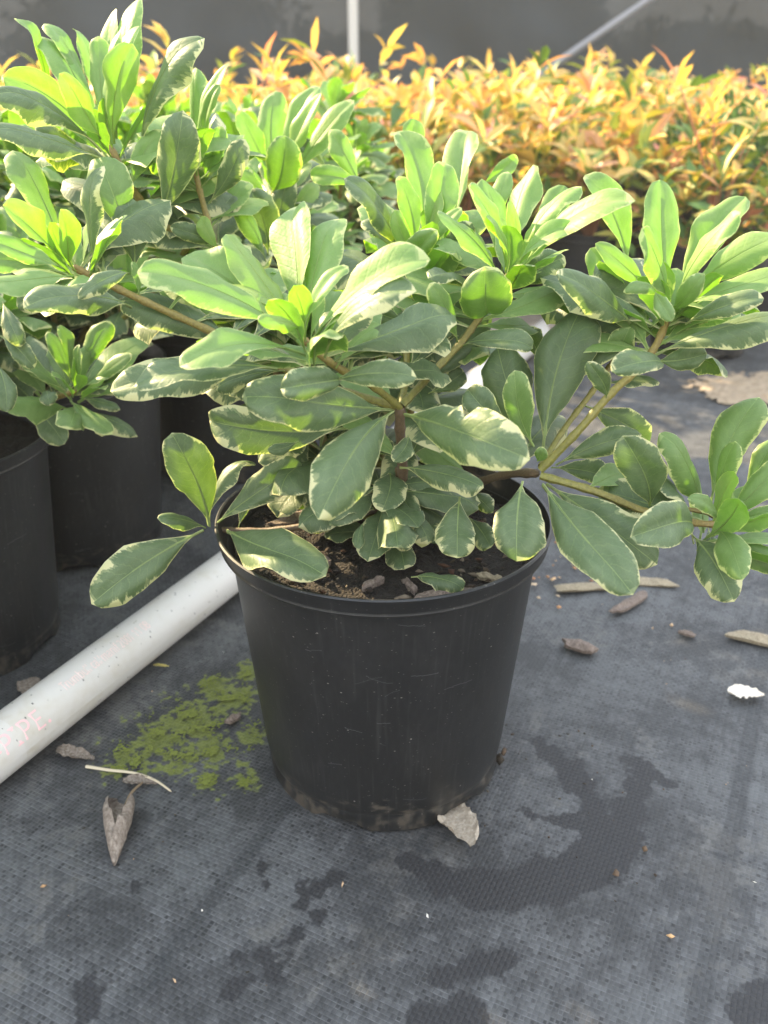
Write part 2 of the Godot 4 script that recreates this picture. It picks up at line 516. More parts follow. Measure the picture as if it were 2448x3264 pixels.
func leaf_mesh(wr: float, bow: float, edge: float, wave: float, twist: float, tip_curl: float, ny: int, nx: int, sd: int, bite := false) -> ArrayMesh:
	# unit leaf: base at the origin, tip at +Z, upper face +Y; edges turned down, a shallow channel on the midrib
	var r := RandomNumberGenerator.new()
	r.seed = sd
	var line := [Vector2.ZERO]
	var ang := [0.0]
	var p := Vector2.ZERO
	for j in range(1, ny):
		var t := (j - 0.5) / (ny - 1)
		t *= 1.5 - 0.5 * t
		var step := leaf_row(j, ny) - leaf_row(j - 1, ny)
		var a := bow * (0.5 - t) * 2.0 * 0.5 - tip_curl * smoothstep(0.7, 1.0, t)
		p += Vector2(cos(a), sin(a)) * step
		line.append(p)
		ang.append(a)
	var fix := -p.angle()
	var sc := 1.0 / p.length()
	var pts := PackedVector3Array()
	var uvs := PackedVector2Array()
	var ph := r.randf() * TAU
	var asym := r.randf_range(-0.12, 0.12)
	var peak := r.randf_range(0.54, 0.70)
	var blunt := r.randf_range(1.7, 2.5)
	var fold := r.randf_range(0.05, 0.62)
	var side_bend := r.randf_range(-0.07, 0.07)
	var ph2 := r.randf() * TAU
	for j in ny:
		var t := leaf_row(j, ny)
		var c: Vector2 = line[j].rotated(fix) * sc
		var up := Vector2.from_angle(ang[j] + fix + PI / 2)
		var hw := leaf_half(t, peak, blunt) * wr * 0.5
		var tw := twist * (t - 0.5)
		for i in nx:
			var u := 2.0 * i / (nx - 1) - 1.0
			var au := absf(u)
			var w := hw * (1.0 + asym * signf(u)) * (1.0 + 0.045 * sin(t * 15.0 + ph + signf(u)) + 0.025 * sin(t * 33.0 + ph2 + 2.0 * signf(u)))
			if bite and u > 0.0:
				w *= 1.0 - 0.55 * exp(-pow((t - 0.55) / 0.05, 2.0)) - 0.25 * exp(-pow((t - 0.44) / 0.04, 2.0))
			var lift := hw * (fold * au - edge * au * au * au) + wave * hw * au * au * (sin(t * 9.0 + ph * 2.0 + (1.7 if u > 0.0 else 0.0)) + 0.5 * sin(t * 19.0 + ph2 + (2.6 if u > 0.0 else 0.0)))
			var x := u * w * (1.0 - 0.12 * edge * au)
			var xx := x * cos(tw) - lift * sin(tw)
			var yy := x * sin(tw) + lift * cos(tw)
			pts.append(Vector3(xx + side_bend * sin(PI * t), c.y + up.y * yy, c.x + up.x * yy))
			uvs.append(Vector2(0.5 + 0.5 * u, t))
	# the stalk and the underside of the midrib: a thin three-sided ridge
	var idx := PackedInt32Array()
	for j in ny - 1:
		for i in nx - 1:
			var a := j * nx + i
			idx.append_array([a, a + 1, a + nx, a + 1, a + nx + 1, a + nx])
	var first := pts.size()
	var rows := int(ny * 0.8)
	for j in rows:
		var t := leaf_row(j, ny)
		var c: Vector2 = line[j].rotated(fix) * sc
		var up := Vector2.from_angle(ang[j] + fix + PI / 2)
		var rr := 0.013 * (1.0 - t * 1.1) + 0.002
		for k in 4:
			var a := TAU * k / 3.0 + PI / 2
			var y := sin(a) * rr - rr * 0.55
			pts.append(Vector3(cos(a) * rr + side_bend * sin(PI * t), c.y + up.y * y, c.x + up.x * y))
			uvs.append(Vector2(0.5, minf(t, 0.5)))
	for j in rows - 1:
		for i in 3:
			var a := first + j * 4 + i
			idx.append_array([a, a + 1, a + 4, a + 1, a + 5, a + 4])
	return mesh_of(pts, idx, uvs)

func place(base: Vector3, tip: Vector3, normal: Vector3) -> Transform3D:
	var z := tip - base
	var l := z.length()
	z /= l
	var y := (normal - z * normal.dot(z)).normalized()
	var x := y.cross(z)
	return Transform3D(Basis(x * l, y * l, z * l), base)

func make_leaf_kinds() -> void:
	var relief := leaf_relief()
	var cream := lin(0.60, 0.57, 0.31)
	var pale := lin(0.34, 0.42, 0.15)
	var dark := lin(0.092, 0.140, 0.060)
	var dark2 := lin(0.130, 0.182, 0.088)
	var tm := Color(0.70, 0.80, 0.22)
	for k in 5:   # 0..4 grown leaves with cream edges
		leaf_mats.append(leaf_material(leaf_texture(10 + k, dark, dark2, cream, pale, [0.52, 0.64, 0.72, 0.46, 0.34][k], [0.25, 0.5, 0.3, 0.4, 0.2][k]), relief, 0.48, tm))
	for k in 3:   # 5..7 young leaves, light green, thin pale edge
		leaf_mats.append(leaf_material(leaf_texture(30 + k, lin(0.205, 0.325, 0.100), lin(0.260, 0.375, 0.135), lin(0.56, 0.60, 0.27), lin(0.33, 0.44, 0.14), [0.26, 0.18, 0.36][k], 0.3), relief, 0.5, Color(0.80, 0.96, 0.32)))
	for k in 2:   # 8..9 middle-aged leaves
		leaf_mats.append(leaf_material(leaf_texture(50 + k, lin(0.140, 0.225, 0.066), lin(0.175, 0.265, 0.085), lin(0.60, 0.60, 0.28), lin(0.32, 0.42, 0.14), [0.3, 0.2][k], 0.3), relief, 0.48, Color(0.7, 0.85, 0.2)))
	leaf_mats.append(leaf_material(leaf_texture(70, dark, dark2, cream, pale, 0.1, 0.15), relief, 0.4, tm))   # 10 grown, hardly any cream
	for k in 2:   # 11..12 the youngest, yellow green
		leaf_mats.append(leaf_material(leaf_texture(80 + k, lin(0.25, 0.37, 0.10), lin(0.30, 0.41, 0.12), lin(0.54, 0.60, 0.2), lin(0.4, 0.5, 0.14), 0.1, 0.1), relief, 0.42, Color(0.80, 0.98, 0.34)))
	for k in 10:
		young_meshes.append(leaf_mesh(rng.randf_range(0.34, 0.42), deg_to_rad(rng.randf_range(5, 25)), rng.randf_range(0.15, 0.6), 0.15, rng.randf_range(-0.5, 0.5), rng.randf_range(0.0, 0.5), 10, 5, 200 + k))
		mature_meshes.append(leaf_mesh(rng.randf_range(0.38, 0.48), deg_to_rad(rng.randf_range(10, 50)), rng.randf_range(0.4, 0.9), 0.25, rng.randf_range(-0.6, 0.6), rng.randf_range(0.0, 0.9), 10, 5, 300 + k))

func kind_material(kind: int) -> Material:
	match kind:
		0: return leaf_mats[rng.randi() % 5]
		1: return leaf_mats[5 + rng.randi() % 3]
		2: return leaf_mats[10]
		3: return leaf_mats[8 + rng.randi() % 2]
		4: return leaf_mats[11 + rng.randi() % 2]
	return leaf_mats[1]

func hero_branches(plant: Node3D, table: Array) -> void:
	for br in table:
		var path := []
		var raw: Array = br.path
		for k in range(0, raw.size(), 3):
			path.append(Vector3(raw[k], raw[k + 1], raw[k + 2]) * 1e-4 - plant.position)
		var stem := part("branch", tube(smooth_path(path, 7), br.r[0] * 0.70e-3, br.r[1] * 0.74e-3, 8, Color(0.13, 0.085, 0.05) if br.r[2] else Color(0.27, 0.26, 0.055), Color(0.16, 0.11, 0.06) if br.r[2] else Color(0.32, 0.22, 0.06), 0.2), M.stem, plant)
		for l in br.leaves:
			var b := Vector3(l[0], l[1], l[2]) * 1e-4 - plant.position
			var t := Vector3(l[3], l[4], l[5]) * 1e-4 - plant.position
			var n := Vector3(l[7], l[8], l[9])
			var kind: int = l[11]
			var soft := kind == 1 or kind == 4
			var length := (t - b).length()
			var wr: float = l[6] * 1e-4 / length
			var m := leaf_mesh(wr, deg_to_rad(l[10] * 1.7), rng.randf_range(0.2, 0.5) if soft else rng.randf_range(0.35, 0.75), rng.randf_range(0.05, 0.26), rng.randf_range(-0.6, 0.6), rng.randf_range(0.0, 0.55) if soft else rng.randf_range(0.1, 0.9), 17, 9, rng.randi(), kind == 5)
			var leaf := part("leaf", m, kind_material(kind), stem, place(b, t, n))
			if kind == 5: leaf.set_meta("label", "large leaf with a torn brown-edged bite in its upper margin")
		if br.r[5]:                               # the bud: a tuft of the youngest leaves
			var e: Vector3 = path[path.size() - 1]
			var before: Vector3 = path[path.size() - 2]
			rosette(stem, e, ((e - before).normalized() * 0.7 + Vector3.UP).normalized(), 12, 0.044, Vector3.UP)
		# further leaves along the stem, on the side away from the open front
		for k in int(br.r[3]):
			var f := rng.randf_range(br.r[4], 0.97) * (path.size() - 1)
			var i := mini(int(f), path.size() - 2)
			var p: Vector3 = path[i].lerp(path[i + 1], f - i)
			var a := rng.randf() * TAU
			var d := Vector3(cos(a), rng.randf_range(-0.25, 0.75), -absf(sin(a)) - 0.25).normalized()
			var young := rng.randf() < 0.45
			var mm: Mesh = young_meshes[rng.randi() % young_meshes.size()] if young else mature_meshes[rng.randi() % mature_meshes.size()]
			part("leaf", mm, kind_material(1 if young else 0), stem, place(p, p + d * rng.randf_range(0.036, 0.06), Vector3(0, 1, 0.5) - d * 0.3))

func rosette(stem: Node3D, c: Vector3, axis: Vector3, count: int, size: float, back: Vector3) -> void:
	var x := axis.cross(Vector3.FORWARD if absf(axis.z) < 0.8 else Vector3.RIGHT).normalized()
	var z := x.cross(axis)
	var a0 := rng.randf() * TAU
	for k in count:
		var f := float(k) / (count - 1)          # 0 inner, 1 outer
		var az := a0 + k * 2.39996 + rng.randf_range(-0.2, 0.2)
		var el := deg_to_rad(lerpf(78, 8, pow(f, 0.9)) + rng.randf_range(-10, 10))
		var out := x * cos(az) + z * sin(az)
		var d := (axis * sin(el) + out * cos(el)).normalized()
		var l := size * lerpf(0.38, 1.0, pow(f, 0.6)) * rng.randf_range(0.85, 1.1)
		var base := c - axis * f * 0.014 + out * 0.002
		var n := (axis * cos(el) - out * sin(el)).normalized()
		var soft := f < 0.68
		var mm: Mesh = young_meshes[rng.randi() % 10] if soft else mature_meshes[rng.randi() % 10]
		part("leaf", mm, kind_material(4 if f < 0.2 else 1 if soft else [0, 3, 3, 1][rng.randi() % 4]), stem, place(base, base + d * l, n))

func grow(plant: Node3D, shoots: int, az_from: float, az_to: float, reach: float, top: float) -> void:
	for k in shoots:
		var az := deg_to_rad(lerpf(az_from, az_to, (k + 0.5) / shoots) + rng.randf_range(-12, 12))
		var r := reach * rng.randf_range(0.25, 1.0)
		var root := Vector3(0, 0.138, 0)
		var out := Vector3(sin(az), 0, -cos(az))
		var end := out * r + Vector3.UP * (top * rng.randf_range(0.82, 1.0) - r * 0.25)
		var path := [root, root.lerp(end, 0.35) + out * 0.02, root.lerp(end, 0.72) + out * 0.016, end]
		var stem := part("branch", tube(smooth_path(path, 5), 0.0026, 0.0018, 6, Color(0.27, 0.26, 0.055), Color(0.32, 0.19, 0.06), 0.1), M.stem, plant)
		rosette(stem, end, (Vector3.UP + out * rng.randf_range(0.1, 0.7)).normalized(), 13 + rng.randi() % 5, rng.randf_range(0.046, 0.062), out)
		for j in 9:
			var f := rng.randf_range(0.25, 0.92)
			var b := root.lerp(end, f) + out * 0.012
			var a2 := rng.randf() * TAU
			var d := (Vector3(cos(a2), rng.randf_range(-0.3, 0.5), sin(a2))).normalized()
			part("leaf", mature_meshes[rng.randi() % 10], kind_material(0), stem, place(b, b + d * rng.randf_range(0.04, 0.06), Vector3.UP + d * 0.2))

# ---------------------------------------------------------------- pots
func pot_texture() -> ImageTexture:
	var w := 1024
	var h := 512
	var im := Image.create(w, h, false, Image.FORMAT_RGB8)
	var base := lin(0.0085, 0.009, 0.0095)
	im.fill(base)
	var n1 := noise(3, 0.012, 4)
	var n2 := noise(4, 0.05, 3)
	var dirt := lin(0.105, 0.085, 0.062)
	var dust := lin(0.040, 0.039, 0.037)
	for y in h:
		var v := float(y) / h                    # 0 foot .. 0.94 lip
		for x in w:
			var c := base
			var grime := n1.get_noise_2d(x * 1.0, y * 2.0) * 0.5 + n2.get_noise_2d(x, y * 1.6) * 0.5
			var film := clampf(0.10 + 0.35 * n1.get_noise_2d(x * 0.6 + 300, y * 0.25) + 0.2 * n2.get_noise_2d(x * 2.0, y * 0.6), 0.0, 0.5)
			c = c.lerp(dust, film)
			var drip := clampf(n2.get_noise_2d(x * 2.6, y * 0.10 + 70.0) * 2.2 - 0.55 + 0.8 * n1.get_noise_2d(x, y * 0.5), 0.0, 1.0)   # dried runs of water
			c = c.lerp(dust, 0.55 * drip)
			var low := clampf((0.085 - v) * 11.0 + grime * 2.6 - 0.1, 0.0, 1.0)   # splashed soil crust on the foot
			if v < 0.16: c = c.lerp(dirt, low * 0.7)
			im.set_pixel(x, y, c)
	var r := RandomNumberGenerator.new()
	r.seed = 91
	for k in 2600:                                # specks of grit
		var v := r.randf()
		var g := 0.04 + 0.30 * pow(r.randf(), 2.5)
		var s := 1 if r.randf() < 0.9 else 2
		im.fill_rect(Rect2i(r.randi() % (w - 4), int(v * (h - 4)), s, s), lin(g, g * 0.93, g * 0.8))
	for k in 60:                                  # fine scratches
		var px := float(r.randi() % w)
		var py := float(r.randi() % int(h * 0.95))
		var a := r.randf_range(-0.5, 0.5)
		var g := r.randf_range(0.045, 0.11)
		for q in r.randi_range(8, 36):
			im.set_pixel(clampi(int(px), 0, w - 1), clampi(int(py), 0, h - 1), lin(g, g, g))
			px += cos(a)
			py += sin(a)
			a += r.randf_range(-0.12, 0.12)
	return tex(im)

func pot_profile() -> Array:
	return [Vector2(0.0, 0.004), Vector2(0.052, 0.004), Vector2(0.0590, 0.0015), Vector2(0.0625, 0.0032), Vector2(0.0648, 0.0075), Vector2(0.0662, 0.013), Vector2(0.0672, 0.020), Vector2(0.0704, 0.055), Vector2(0.0738, 0.092), Vector2(0.0768, 0.125),
		Vector2(0.0784, 0.1385), Vector2(0.0790, 0.1396), Vector2(0.0814, 0.1399), Vector2(0.0826, 0.1405), Vector2(0.0832, 0.1417), Vector2(0.0829, 0.1426), Vector2(0.0830, 0.1432), Vector2(0.0842, 0.1484), Vector2(0.0848, 0.1493), Vector2(0.0849, 0.1500), Vector2(0.0842, 0.1507), Vector2(0.0832, 0.1505), Vector2(0.0826, 0.1495), Vector2(0.0812, 0.142), Vector2(0.0775, 0.137), Vector2(0.0752, 0.12), Vector2(0.070, 0.075), Vector2(0.0645, 0.02), Vector2(0.0, 0.02)]

func foot_mesh(turn: float) -> ArrayMesh:
	# the moulded skirt under the base with cut-outs for drainage
	var pts := PackedVector3Array()
	var uvs := PackedVector2Array()
	var n := 96
	for j in 3:
		for k in n + 1:
			var a := TAU * k / n
			var cut := smoothstep(0.25, 0.55, sin(6.0 * a + turn))
			var r: float = [0.0652, 0.0655, 0.0632][j]
			var y: float = [0.010, lerpf(-0.0006, 0.0042, cut), lerpf(-0.0008, 0.0045, cut)][j]
			pts.append(Vector3(cos(a) * r, y, sin(a) * r))
			uvs.append(Vector2(float(k) / n, 0.07 - 0.03 * j))
	return grid_mesh(pts, uvs, n + 1, 3)

func soil_mesh(rad: float, sd: int) -> ArrayMesh:
	var pts := PackedVector3Array()
	var uvs := PackedVector2Array()
	var n1 := noise(sd, 40.0, 4)
	var rings := 22
	var sides := 64
	for j in rings + 1:
		var r := rad * j / rings
		for k in sides + 1:
			var a := TAU * k / sides
			var p := Vector2(cos(a), sin(a)) * r
			var y := 0.0035 * n1.get_noise_2d(p.x, p.y) + 0.004 * n1.get_noise_2d(p.x * 4.0, p.y * 4.0)
			pts.append(Vector3(p.x, y, p.y))
			uvs.append(p * 12.0)
	return grid_mesh(pts, uvs, sides + 1, rings + 1)

func chip_mesh(l: float, w: float, h: float, sd: int, bend := 0.0) -> ArrayMesh:
	# a split plate of bark: jagged ends, uneven layered top, flat facets
	var r := RandomNumberGenerator.new()
	r.seed = sd * 77 + 5
	var nx := 8
	var low := []
	var high := []
	var e0 := r.randf_range(-0.25, 0.25)
	var e1 := r.randf_range(-0.25, 0.25)
	for i in nx:
		var t := float(i) / (nx - 1)
		var ends := 0.62 + 0.38 * sin(PI * clampf(t * 0.9 + 0.05, 0, 1))
		for j in 4:
			var v := (j / 3.0 - 0.5)
			var x := (t - 0.5) * l + (e0 if i == 0 else e1 if i == nx - 1 else 0.0) * w * v * 3.0 + r.randf_range(-0.04, 0.04) * l
			var z := v * w * ends * r.randf_range(0.86, 1.1)
			var y := bend * (t - 0.5) * (t - 0.5) * l
			low.append(Vector3(x * 0.96, y + 0.0001, z * 0.9))
			high.append(Vector3(x, y + h * r.randf_range(0.55, 1.15) * (0.72 if j == 0 or j == 3 else 1.0) * (0.6 if i == 0 or i == nx - 1 else 1.0), z))
	var st := SurfaceTool.new()
	st.begin(Mesh.PRIMITIVE_TRIANGLES)
	st.set_smooth_group(-1)
	var quads := []
	for i in nx - 1:
		for j in 3:
			quads.append([high[i * 4 + j], high[i * 4 + j + 1], high[i * 4 + j + 5], high[i * 4 + j + 4]])
		quads.append([low[i * 4], high[i * 4], high[i * 4 + 4], low[i * 4 + 4]])
		quads.append([high[i * 4 + 3], low[i * 4 + 3], low[i * 4 + 7], high[i * 4 + 7]])
	for j in 3:
		quads.append([low[j], low[j + 1], high[j + 1], high[j]])
		var e := (nx - 1) * 4 + j
		quads.append([high[e], high[e + 1], low[e + 1], low[e]])
	for q in quads:
		for k in [0, 1, 2, 0, 2, 3]:
			st.set_uv(Vector2(q[k].x, q[k].z) * 20.0)
			st.add_vertex(q[k])
	st.generate_normals()
	return st.commit()

func scatter_mesh(spots: Array, sd: int, cols: Array) -> ArrayMesh:
	# many crumbs as one mesh; spot = [position, size, flatness]
	var r := RandomNumberGenerator.new()
	r.seed = sd
	var pts := PackedVector3Array()
	var idx := PackedInt32Array()
	var cc := PackedColorArray()
	for s in spots:
		var q := Basis.from_euler(Vector3(r.randf_range(-0.4, 0.4), r.randf() * TAU, r.randf_range(-0.4, 0.4)))
		var d: Vector3 = Vector3(r.randf_range(0.6, 1.3), s[2] * r.randf_range(0.7, 1.2), r.randf_range(0.35, 0.8)) * s[1]
		var f := pts.size()
		var c: Color = cols[r.randi() % cols.size()]
		c = c * r.randf_range(0.7, 1.25)
		for v in [Vector3(1, 0, 0.2), Vector3(0.2, 0, 1), Vector3(-1, 0, 0.3), Vector3(-0.3, 0, -1), Vector3(0.1, 1, 0.1), Vector3(0, -1, 0)]:
			pts.append(s[0] + q * (v * d * r.randf_range(0.75, 1.15)))
			cc.append(c)
		for t in [[0, 1, 4], [1, 2, 4], [2, 3, 4], [3, 0, 4], [1, 0, 5], [2, 1, 5], [3, 2, 5], [0, 3, 5]]:
			idx.append_array([f + t[0], f + t[2], f + t[1]])
	return mesh_of(pts, idx, PackedVector2Array(), cc)

var pot_mesh: ArrayMesh
var soil_shared: ArrayMesh

func add_pot(plant: Node3D, turn: float) -> MeshInstance3D:
	var pot := part("pot", pot_mesh, M.pot, plant, Transform3D(Basis(Vector3.UP, turn), Vector3.ZERO))
	part("foot", M.foot, M.pot, pot)
	part("soil", soil_shared, M.soil, plant, Transform3D(Basis(Vector3.UP, turn * 2.0), Vector3(0, 0.1365, 0)))
	return pot

# ---------------------------------------------------------------- orange shrubs
func leaflet(pts: PackedVector3Array, idx: PackedInt32Array, cols: PackedColorArray, b: Vector3, d: Vector3, n: Vector3, l: float, w: float, c: Color) -> void:
	var s := d.cross(n).normalized()
	var f := pts.size()
	var droop := n * -0.18 * l
	pts.append(b)
	for q in [[0.3, 0.75, 0.03], [0.62, 0.8, 0.25]]:
		var m: Vector3 = b + d * l * q[0] + droop * q[2]
		pts.append(m - s * w * 0.5 * q[1] + n * w * 0.16)
		pts.append(m)
		pts.append(m + s * w * 0.5 * q[1] + n * w * 0.16)
	pts.append(b + d * l + droop)
	for k in 8: cols.append(c)
	for t in [[0, 1, 2], [0, 2, 3], [1, 4, 2], [2, 4, 5], [2, 5, 3], [3, 5, 6], [4, 7, 5], [5, 7, 6]]:
		idx.append_array([f + t[0], f + t[1], f + t[2]])

func orange_color(r: RandomNumberGenerator, high: float) -> Color:
	var k := r.randf()
	var c := Color(0.66, 0.38, 0.17)
	if k < 0.42: c = Color(0.70, 0.49, 0.15)
	elif k < 0.58: c = Color(0.64, 0.34, 0.16)
	elif k < 0.64: c = Color(0.60, 0.26, 0.18)
	elif k < 0.82: c = Color(0.62, 0.52, 0.17)
	if r.randf() > high: c = [Color(0.10, 0.20, 0.05), Color(0.22, 0.30, 0.06), Color(0.42, 0.40, 0.08)][r.randi() % 3]
	return c * r.randf_range(0.8, 1.15)

func orange_foliage(sd: int, sprays: int, top: float, spread: float, size: float) -> Array:
	# joined foliage and stems of one shrub
	var r := RandomNumberGenerator.new()
	r.seed = sd
	var pts := PackedVector3Array()
	var idx := PackedInt32Array()
	var cols := PackedColorArray()
	var st := SurfaceTool.new()
	for k in sprays:
		var az := r.randf() * TAU
		var rad := spread * sqrt(r.randf())
		var high := r.randf_range(0.0, 1.0)
		var tall := 1.0 + (0.26 * r.randf() if r.randf() < 0.18 else -0.16 * r.randf())
		var end := Vector3(cos(az) * rad, lerpf(0.18, top * tall, pow(high, 0.6)) - rad * 0.3, sin(az) * rad)
		if k % 3 == 0:
			st.append_from(tube(PackedVector3Array([Vector3(0, 0.133, 0), Vector3(end.x * 0.4, end.y * 0.75, end.z * 0.4), end]), 0.0018, 0.0009, 4, Color(0.2, 0.1, 0.05), Color(0.4, 0.14, 0.07)), 0, Transform3D.IDENTITY)
		var axis := (Vector3.UP * 1.1 + Vector3(cos(az), 0, sin(az)) * r.randf_range(0.2, 0.9)).normalized()
		var x := axis.cross(Vector3.RIGHT).normalized()
		var z := x.cross(axis)
		for j in r.randi_range(5, 8):
			var a := r.randf() * TAU
			var el := r.randf_range(0.1, 1.25)
			var d := (axis * sin(el) + (x * cos(a) + z * sin(a)) * cos(el)).normalized()
			var n := (axis * cos(el) - (x * cos(a) + z * sin(a)) * sin(el) + Vector3(r.randf_range(-0.4, 0.4), 0, r.randf_range(-0.4, 0.4))).normalized()
			n = (n - d * n.dot(d)).normalized()
			leaflet(pts, idx, cols, end - axis * r.randf_range(0.0, 0.03), d, n, size * r.randf_range(0.6, 1.15), size * r.randf_range(0.28, 0.44), orange_color(r, 0.05 + 0.85 * high))
	return [mesh_of(pts, idx, PackedVector2Array(), cols), st.commit()]

# ---------------------------------------------------------------- ground cloth
const STAINS := [
	[[0.0126, 0.0812, 0.006], [0.0291, 0.0957, 0.009], [0.0514, 0.1006, 0.012], [0.0746, 0.0967, 0.014], [0.0989, 0.088, 0.015], [0.1192, 0.0676, 0.012], [0.1357, 0.0415, 0.008], [0.1454, 0.0192, 0.005]],
	[[0.0902, -0.0041, 0.005], [0.1057, 0.0163, 0.008], [0.1115, 0.0482, 0.008], [0.1095, 0.0676, 0.01]],
	[[0.0717, 0.0482, 0.003], [0.0902, 0.0579, 0.004], [0.1076, 0.0579, 0.006]], [[0.1289, 0.0066, 0.003], [0.1454, 0.0124, 0.005], [0.1561, 0.0308, 0.003]],
	[[0.0107, 0.0337, 0.004], [0.0291, 0.055, 0.004]], [[-0.0301, 0.1132, 0.003], [-0.0397, 0.1258, 0.002], [-0.0553, 0.1374, 0.003]],
	[[-0.0252, 0.0938, 0.004], [-0.0378, 0.1025, 0.005], [-0.0417, 0.1103, 0.003]], [[-0.064, 0.1374, 0.003], [-0.0494, 0.1374, 0.003], [-0.0436, 0.1355, 0.002]],
	[[-0.0465, 0.1423, 0.004], [-0.0485, 0.1491, 0.003]], [[-0.065, 0.1549, 0.005], [-0.0601, 0.1491, 0.003]], [[-0.1202, 0.1025, 0.004]],
	[[-0.1289, 0.1529, 0.006], [-0.1221, 0.1636, 0.005]], [[0.1493, 0.1636, 0.007], [0.16, 0.1597, 0.009]], [[0.0262, 0.1462, 0.006], [0.0514, 0.1374, 0.007]],
	[[-0.0611, 0.0909, 0.002], [-0.0591, 0.0996, 0.002], [-0.062, 0.0822, 0.002]], [[0.033, 0.1636, 0.01], [0.0175, 0.1675, 0.008]],
]
const MOSS := [[-0.1454, 0.0085, 0.014], [-0.1328, -0.007, 0.021], [-0.1134, -0.0264, 0.022], [-0.095, -0.0458, 0.017], [-0.0892, -0.0729, 0.011], [-0.0999, 0.0007, 0.014], [-0.0805, -0.009, 0.010], [-0.0969, 0.0289, 0.009], [-0.0766, 0.0289, 0.007], [-0.1183, 0.0066, 0.016], [-0.1086, -0.0603, 0.010], [-0.1503, 0.0182, 0.008]]
const MARKER_LINES := [-0.0254, 0.19]
const STAIN_AT := Vector2(-0.45, -0.68)
const STAIN_SIZE := 0.9

func weave_textures() -> Array:
	# plain weave of flat tapes 2.3 mm wide, 64 by 64 crossings
	var cells := 64
	var px := 16
	var n := cells * px
	var r := RandomNumberGenerator.new()
	r.seed = 12
	var tone := PackedFloat32Array()
	var gap := PackedFloat32Array()
	for k in cells * cells:
		tone.append(r.randf_range(0.8, 1.2))
		gap.append(r.randf())
	var warp := PackedFloat32Array()
	var weft := PackedFloat32Array()
	for k in cells:
		warp.append(r.randf_range(0.85, 1.15))
		weft.append(r.randf_range(0.82, 1.18))
	var data := PackedByteArray()
	data.resize(n * n * 3)
	var high := Image.create(n, n, false, Image.FORMAT_L8)
	var k := 0
	for y in n:
		var j := y / px
		var fy := (y % px + 0.5) / px * 2.0 - 1.0
		for x in n:
			var i := x / px
			var fx := (x % px + 0.5) / px * 2.0 - 1.0
			var over := (i + j) % 2 == 0
			var along := fy if over else fx
			var across := fx if over else fy
			var hgt := sqrt(maxf(0.0, 1.0 - along * along * 0.85)) * (1.0 if absf(across) < 0.86 else 0.35)
			var v := (0.062 * warp[i] if over else 0.052 * weft[j]) * tone[j * cells + i]
			if gap[j * cells + i] > 0.88 and absf(fx) < 0.62 and absf(fy) < 0.66: v *= 0.28      # open crossing
			elif gap[j * cells + i] > 0.74 and absf(fx) < 0.5 and absf(fy) < 0.6: v *= 0.6
			if fy < -0.78: v *= 1.55 * weft[j]         # worn, frayed tape edges
			elif fx < -0.76: v *= 1.3
			v *= 1.0 + 0.08 * sin(across * 14.0 + i * 3.0)
			var c := Color(v * 0.98, v * 1.0, v * 1.02).linear_to_srgb()
			data[k] = int(c.r * 255)
			data[k + 1] = int(c.g * 255)
			data[k + 2] = int(c.b * 255)
			k += 3
			high.set_pixel(x, y, Color(hgt, hgt, hgt))
	high.bump_map_to_normal_map(3.0)
	return [tex(Image.create_from_data(n, n, false, Image.FORMAT_RGB8, data)), tex(high), cells * 0.0023]

